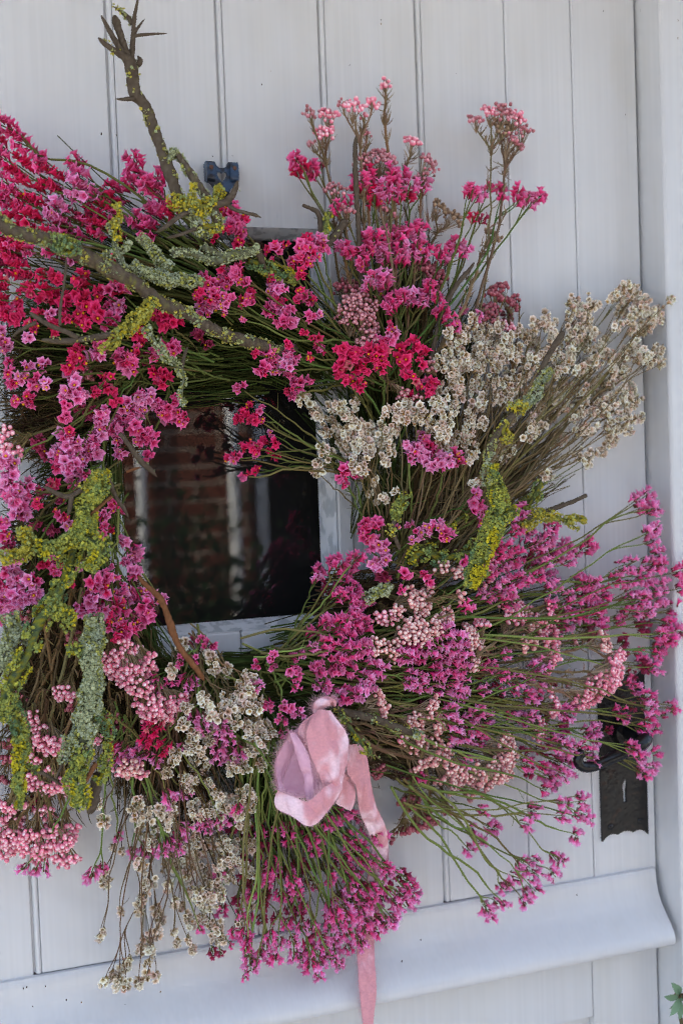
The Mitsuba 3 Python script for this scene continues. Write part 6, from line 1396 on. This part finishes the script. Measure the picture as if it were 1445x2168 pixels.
for code, p0, cl in parse(RICE):
    brown = np.array([.19, .13, .075]) if code in ('R1', 'R2', 'R9', 'RC', 'RA') else np.array([.15, .105, .05])
    mb, heads = sprig_stem(p0, cl, gs, brown, .0016, .0010, curve=.06)
    # narrow dry leaves up the stem
    v0 = np.vstack(mb.v); C = np.mean([c[0] for c in cl], 0); D = unit(C - p0); Ls = np.linalg.norm(C - p0)
    for i in range(int(26 + Ls * 260)):
        b_ = v0[gs.integers(len(v0))]; e = unit(D * .9 + gs.normal(size=3) * .5); L = .006 + .009 * gs.random()
        q = bez(b_, b_ + e * L * .5, b_ + unit(e + D * .5 + gs.normal(size=3) * .35) * L, n=4); v, f = tube(q, np.array([.0006, .0006, .0005, .0002]), 3); mb.add(v, f, brown * (.6 + .9 * gs.random()) * np.array([1, 1 + .12 * gs.normal(), 1]))
    key = mb.build('rice_flower_sprig', 'stem', WR)
    for pos, r, h, a in heads:
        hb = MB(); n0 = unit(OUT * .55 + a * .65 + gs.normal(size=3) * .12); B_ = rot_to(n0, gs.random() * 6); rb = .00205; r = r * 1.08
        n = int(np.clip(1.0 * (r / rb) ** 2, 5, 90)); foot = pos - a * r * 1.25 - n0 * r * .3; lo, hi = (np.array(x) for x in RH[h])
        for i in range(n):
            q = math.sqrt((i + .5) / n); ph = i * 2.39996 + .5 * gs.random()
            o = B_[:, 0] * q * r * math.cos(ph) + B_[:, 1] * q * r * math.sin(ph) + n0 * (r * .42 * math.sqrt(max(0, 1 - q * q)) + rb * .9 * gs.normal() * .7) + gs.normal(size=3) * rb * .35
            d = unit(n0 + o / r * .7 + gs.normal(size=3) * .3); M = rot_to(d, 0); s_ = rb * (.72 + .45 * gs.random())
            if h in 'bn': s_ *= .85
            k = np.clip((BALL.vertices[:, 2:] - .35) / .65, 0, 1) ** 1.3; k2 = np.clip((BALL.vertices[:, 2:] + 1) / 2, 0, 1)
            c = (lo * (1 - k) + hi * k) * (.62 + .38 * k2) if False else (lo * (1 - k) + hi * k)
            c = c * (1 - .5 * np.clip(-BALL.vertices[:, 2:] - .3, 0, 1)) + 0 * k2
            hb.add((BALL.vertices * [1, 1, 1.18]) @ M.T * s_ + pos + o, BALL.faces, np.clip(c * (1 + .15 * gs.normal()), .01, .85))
            if i % 2 == 0:
                e = pos + o - d * s_; v, f = tube(bez(foot, foot + (e - foot) * .5 + n0 * r * -.12, e, n=4), .00038, 3); hb.add(v, f, brown * (1.1 + .4 * gs.random()))
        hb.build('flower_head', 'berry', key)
# branches: bark and lichen
LC = {'y': [(.44, .40, .05), (.37, .37, .08), (.52, .40, .04), (.31, .34, .13), (.40, .37, .06)], 'm': [(.13, .19, .11), (.22, .28, .12), (.30, .35, .08), (.40, .41, .06), (.27, .32, .07), (.18, .23, .09), (.50, .42, .04)], 'g': [(.38, .41, .24), (.31, .35, .17), (.41, .44, .31), (.37, .36, .09), (.23, .27, .14), (.34, .38, .26)], 'b': [(.34, .36, .15), (.42, .37, .07), (.28, .32, .17)], 'r': [(.3, .3, .15)]}
gb = np.random.default_rng(5)
for ln in BRANCH.split('\n'):
    h = ln.split(','); kind, dens = h[0].split()[:2]; dens = float(dens) * (.9 if kind in 'my' else 1)
    pts = np.array([[float(x) for x in (h[0].split()[2:] if i == 0 else q.split())] for i, q in enumerate(h)]) * 1e-4
    if pts[:, 1].max() > -.01: continue
    seg = np.r_[0, np.cumsum(np.linalg.norm(np.diff(pts[:, :3], axis=0), axis=1))]; n = max(6, int(seg[-1] / .0022)); s = np.linspace(0, seg[-1], n)
    p = CubicSpline(seg, pts[:, :3])(s) if len(pts) > 2 else np.stack([np.interp(s, seg, pts[:, k]) for k in range(3)], -1)
    r = np.interp(s, seg, pts[:, 3]) * (.78 if kind == 'g' and dens > .6 and pts[0, 2] > 1.55 else 1); sides = 10
    p = p + .0010 * (meshkit.noise(np.c_[s * 90, s * 0 + 7.7, s * 0 + pts[0, 0] * 99], 3)[:, None] - .5) * unit(gb.normal(size=3))
    th = np.arange(sides) * 2 * np.pi / sides
    q = np.stack(np.broadcast_arrays(np.cos(th)[None] * 2.2, np.sin(th)[None] * 2.2, s[:, None] * 260 + pts[0, 2] * 50), -1)
    bump = meshkit.fbm(q, 3, 4) - .5; knot = meshkit.noise(np.c_[s * 70 + pts[0, 0] * 31, 0 * s, 0 * s + 3.3], 5)[:, None] - .5; R_ = r[:, None] * (1 + (1.0 if dens > .6 else .55) * bump + (.5 if dens > .6 else .3) * knot) * (.47 if dens > .6 else 1)
    R_[-1] *= .4; R_[-2] *= .8
    v, f = tube(p, R_, sides)
    cn = meshkit.fbm(q * 1.7 + 5, 3, 9).reshape(-1, 1)
    bark = np.array([.050, .036, .025]) * (1 - cn) * 1.1 + np.array([.17, .135, .10]) * cn ** 1.5 if kind != 'r' else np.array([.17, .075, .035]) * (.6 + .8 * cn)
    lic = np.array(LC[kind])[gb.integers(len(LC[kind]), size=len(v))] * .42
    m_ = np.clip((meshkit.fbm(q * .8 + 11, 3, 2).reshape(-1, 1) - (1.0 - dens * 1.0)) * 6 + .5, 0, 1) if dens < .95 else np.ones((len(v), 1))
    mb = MB(); mb.add(v, f, bark * (1 - m_) + lic * m_); key = mb.build('lichen_branch' if dens > .5 else 'bare_twig', 'bark', WR, smooth=True)
    # crust of little cupped lobes
    t, a, b = frames(p); area = 2 * np.pi * np.trapezoid(r, s); cnt = int(area * dens * 1.35e6); lb = MB()
    if cnt:
        i = gb.integers(n, size=cnt); ph = gb.random(cnt) * 6.283; nn = a[i] * np.cos(ph)[:, None] + b[i] * np.sin(ph)[:, None]
        patch = meshkit.fbm(np.c_[np.cos(ph) * 1.3, np.sin(ph) * 1.3, s[i] * 110 + pts[0, 0] * 70], 2, 6)
        ok = patch >= (1 - dens) * .75 + (.31 if dens > .6 else .05); i, ph, nn, patch = i[ok], ph[ok], nn[ok], patch[ok]; N_ = len(i)
    if cnt and N_:
        lift = np.maximum(0, patch - .40) * .009 * (1 if dens > .5 else .5)
        c0 = p[i] + nn * (r[i] * .88 + lift)[:, None] + gb.normal(size=(N_, 3)) * .0004; d = unit(nn + gb.normal(size=(N_, 3)) * .75); k = 5; R0 = (.0005 + .0012 * gb.random(N_) ** 2)
        e1 = unit(cross(d, gb.normal(size=(N_, 3)))); e2 = cross(d, e1); pa = np.arange(k) * 2 * np.pi / k; rr = R0[:, None] * (.7 + .6 * gb.random((N_, k)))
        V = c0[:, None] + (rr * np.cos(pa))[..., None] * e1[:, None] + (rr * np.sin(pa))[..., None] * e2[:, None] + (R0[:, None] * (.1 + .5 * gb.random((N_, k))))[..., None] * d[:, None]
        V = np.concatenate([(c0 - d * .0003)[:, None], V], 1).reshape(-1, 3); ids = np.arange(k); F = np.stack([0 * ids, ids + 1, (ids + 1) % k + 1], -1)[None] + (np.arange(N_) * 6)[:, None, None]
        zone = meshkit.noise(np.c_[s[i] * 60, np.cos(ph), np.sin(ph) + pts[0, 2] * 40], 8); L_ = np.array(LC[kind])
        col = L_[np.clip((zone * 1.6 - .3) * len(L_) + gb.normal(size=N_) * .55, 0, len(L_) - 1).astype(int)] * (.78 + .4 * gb.random((N_, 1)))
        lb.add(V, F.reshape(-1, 3), np.clip(np.concatenate([col[:, None] * .8, np.repeat(col[:, None] * 1.12, k, 1)], 1), .01, .8).reshape(-1, 3))
    if lb.n: lb.build('lichen', 'lichen_skin', key)
# the mass of stems and dry leaves that the ring is made of
FC = {'g': ('green_stem_mass', np.array([.042, .055, .016])), 'n': ('brown_leaf_mass', np.array([.075, .053, .026])), 'k': ('straw_stem_mass', np.array([.120, .088, .040]))}
acc = {k: MB() for k in FC}; gf = np.random.default_rng(31)
for ln in FILL.split('\n'):
    a = ln.split(); A, B = np.array(a[:3], float) * 1e-4, np.array(a[3:6], float) * 1e-4; s0, s1 = float(a[6]) * 1e-4, float(a[7]) * 1e-4; n = int(a[8]); c = a[9]
    D = unit(B - A); w = unit(cross(D, OUT)); L0 = np.linalg.norm(B - A)
    for _ in range(int(n * 1.5)):
        u, y = np.clip(gf.normal() * .55, -1.2, 1.2), -.012 - abs(gf.normal()) * .013
        p0 = A + w * s0 * np.clip(gf.normal() * .6, -1.3, 1.3) + OUT * (y + .006 * gf.normal()); p1 = B + w * s1 * u + OUT * (y * .6 + .004 * gf.normal())
        t0, t1 = .35 * gf.random(), .92 - .45 * gf.random()
        m1 = p0 + (p1 - p0) * .4 + w * gf.normal() * L0 * .05 + OUT * gf.normal() * .008; pp = bez(p0, m1, p1, n=20)[int(t0 * 19):int(t1 * 19) + 1]
        if len(pp) < 4: continue
        pp = pp[::2] if len(pp) > 8 else pp
        pp[:, 1] = np.minimum(pp[:, 1], -.006)
        name, col = FC[c]; cc = col * np.clip(1 + .35 * gf.normal(), .3, 2) * (1 + .12 * gf.normal(size=3))
        r = .0007 * (.7 + .7 * gf.random()); v, f = tube(pp, np.linspace(r, r * .6, len(pp)), 3, cap=False); acc[c].add(v, f, cc)
        if c == 'n':
            for i in range(7):
                k = gf.integers(1, len(pp)); e = unit(D * .8 + gf.normal(size=3) * .45); Lf = .006 + .010 * gf.random(); b_ = pp[k]
                q = bez(b_, b_ + e * Lf * .5, b_ + unit(e + gf.normal(size=3) * .4) * Lf, n=4); q[:, 1] = np.minimum(q[:, 1], -.004); v, f = tube(q, np.array([.00045, .00045, .0004, .00015]), 3, cap=False); acc[c].add(v, f, cc * (.8 + .5 * gf.random()))
for c in acc: acc[c].build(FC[c][0], 'stem', WR, kind='stuff')

# ---------------------------------------------------------------- ribbon
def sheet(A, B, n=56, m=18, bulge=.0, wr=.0030, seed=1, th=.0007):
    A, B = spl(np.array(A) / 1000, n), spl(np.array(B) / 1000, n); t = np.linspace(0, 1, m)[None, :, None]
    S = A[:, None] * (1 - t) + B[:, None] * t; du = np.gradient(S, axis=0); dv = np.gradient(S, axis=1); N = unit(cross(du, dv)); N = np.where(N[..., 1:2] > 0, -N, N)
    x = np.sin(np.pi * t[..., 0])[..., None]
    nz = (meshkit.fbm(S * [70, 70, 42], 3, seed) - .5)[..., None]; rg = 1 - np.abs(2 * meshkit.noise(S * [95, 60, 38] + seed * 7, seed) - 1)[..., None]; S = S + N * (bulge * x + wr * 1.6 * nz - .0034 * rg ** 4 * x ** .5)
    v = np.concatenate([S.reshape(-1, 3), (S - N * th).reshape(-1, 3)]); i, j = np.meshgrid(np.arange(n - 1), np.arange(m - 1), indexing='ij'); q = np.stack([i * m + j, i * m + j + 1, (i + 1) * m + j + 1, (i + 1) * m + j], -1).reshape(-1, 4); o = n * m
    rim = [k for k in range(m)] + [k * m + m - 1 for k in range(1, n)] + [(n - 1) * m + k for k in range(m - 2, -1, -1)] + [k * m for k in range(n - 2, 0, -1)]; e = np.array(rim); e2 = np.roll(e, -1)
    Q = np.vstack([q, q[:, ::-1] + o, np.stack([e, e2, e2 + o, e + o], -1)])
    return (v, Q), S, N
RB_ = thing('velvet_ribbon', 'dusty pink velvet ribbon tied in a folded loop on the lower wreath, tail hanging down', 'ribbon')
gr = np.random.default_rng(4); fr = MB()
def fringe(E, inward, N, cnt, L=.005):
    for _ in range(cnt):
        k = gr.integers(1, len(E) - 1); b_ = E[k] + (E[k + 1] - E[k]) * gr.random(); d = unit(unit(b_ - inward[k]) + gr.normal(size=3) * .45); l = L * (.35 + gr.random())
        v, f = tube(bez(b_ - d * .0008, b_ + d * l * .5, b_ + d * l + gr.normal(size=3) * l * .3, n=4), np.array([.00012, .00010, .00008, .00004]), 3, cap=False); fr.add(v, f, (.62, .38, .42))
SPEC = [('knot', .004, 'velvet', 1), ('inner', .003, 'velvet', 0), ('back', -.002, 'velvet_back', 0), ('outer', .004, 'velvet_back', 2), ('fold', .005, 'velvet_back', 0), ('lip', .004, 'velvet', 2), ('panel', .007, 'velvet', 3), ('tail', .004, 'velvet', 2), ('short', .003, 'velvet', 0), ('end', .003, 'velvet', 4)]
NM = {'knot': 'knot', 'inner': 'loop_fold', 'back': 'loop_back', 'outer': 'loop_side', 'fold': 'loop_fold', 'lip': 'loop_edge', 'panel': 'loop_front', 'tail': 'tail', 'short': 'tail', 'end': 'tail'}
for i, (nm, bl, mat, fz) in enumerate(SPEC):
    mesh, S, N = sheet(*RIBBON[nm], bulge=bl, seed=i + 1); obj(NM[nm], mesh, mat, RB_, smooth=True)
    fringe(S[:, 0], S[:, 3], N, 50 + 110 * fz, .0052 if fz < 4 else .0034); fringe(S[:, -1], S[:, -4], N, 30 + 45 * fz, .0022)
fr.build('frayed_edge', 'stem', RB_)

# ---------------------------------------------------------------- plant by the door
PLT = thing('garden_plant', 'grey green leafy shoot at the lower right corner beside the door frame', 'plant')
gp = np.random.default_rng(9); c0 = np.array([.7465, -.09, .8752])
v, f = tube(bez((.80, -.16, .0), (.80, -.15, .5), (.755, -.085, .80), c0 + [0, .006, 0], n=14), np.linspace(.005, .0018, 14), 7); mb = MB(); mb.add(v, f, (.10, .09, .05)); mb.build('stem', 'stem', PLT, smooth=True)
tips = [np.array(q) / 1000 for q in PLANT_TIPS] + [c0 + np.array([x, y, z]) for x, y, z in ((.022, -.010, .014), (.024, -.004, -.010), (.008, -.02, -.016), (.012, -.012, .022), (-.006, -.018, .008), (.02, .01, .004), (-.01, .012, -.014))]
for tp in tips:
    tp = tp + np.array([0, gp.normal() * .004 - .004, 0]); D = tp - c0; L = np.linalg.norm(D); d = D / L; e = unit(cross(d, OUT + gp.normal(size=3) * .3)); nn = cross(e, d)
    V, F = [], []; ns = 9
    for k in range(ns):
        t = k / (ns - 1); w = L * .16 * math.sin(math.pi * min(1, t * .93 + .07)) ** .8 * (.35 + .65 * min(1, t * 1.7)); m_ = c0 + D * t + nn * L * (.10 * math.sin(t * 2.6))
        V += [m_ - e * w + nn * w * .28, m_, m_ + e * w + nn * w * .28]
        if k: b_ = (k - 1) * 3; F += [[b_, b_ + 1, b_ + 4], [b_, b_ + 4, b_ + 3], [b_ + 1, b_ + 2, b_ + 5], [b_ + 1, b_ + 5, b_ + 4]]
    mb = MB(); mb.add(V, F, np.array([.17, .26, .16]) * (.8 + .5 * gp.random())); mb.build('leaf', 'leaf', PLT, smooth=True)
b = MB()
for _ in range(30): bract(b, c0 + gp.normal(size=3) * .003, unit(OUT + gp.normal(size=3)), .006, np.array([.20, .11, .06]), gp)
b.build('bud', 'stem', PLT)

# ---------------------------------------------------------------- write the coloured meshes
for mat in sorted({t[2] for t in TINTED}):
    mine = [t for t in TINTED if t[2] == mat]; mean, sizes = [], []
    for t in mine:
        C, p = t[4]; ends = np.cumsum(p); cs = np.vstack([np.zeros((1, 3)), np.cumsum(C, 0)]); mean.append((cs[ends] - cs[ends - np.array(p)]) / np.array(p)[:, None]); sizes.append(len(p))
    mean = np.vstack(mean); ch = mean / (mean.sum(1, keepdims=True) + 1e-6); K = min(6, len(ch)); cen = [ch.mean(0)]
    for _ in range(K - 1): d = np.min([((ch - c) ** 2).sum(1) for c in cen], 0); cen.append(ch[np.argmax(d)])
    cen = np.array(cen)
    for _ in range(12):
        lab = np.argmin(((ch[:, None] - cen[None]) ** 2).sum(2), 1); cen = np.array([ch[lab == k].mean(0) if (lab == k).any() else cen[k] for k in range(K)])
    at, fams = 0, []
    for t, n_ in zip(mine, sizes): fams.append(np.repeat(lab[at:at + n_], t[4][1])); at += n_
    CA, FA = np.vstack([t[4][0] for t in mine]), np.concatenate(fams); AXES[mat] = []
    for k in range(K):
        c = CA[FA == k]; c = c if len(c) else np.ones((1, 3)) * .1; m = c.mean(0); _, _, vt = np.linalg.svd((c[::max(1, len(c) // 40000)] - m) if len(c) > 3 else np.eye(3), full_matrices=False); AXES[mat].append((m, vt[0], vt[1]))
    for (key, mesh, _, smooth, (C, p)), f in zip(mine, fams):
        M_, E1, E2 = (np.array([a[i] for a in AXES[mat]])[f] for i in range(3)); d = C - M_
        scene[key] = mikit.ply(mesh, mat, smooth=smooth, uv=np.stack([(d * E1).sum(1) + 10.0 * f, (d * E2).sum(1)], -1))
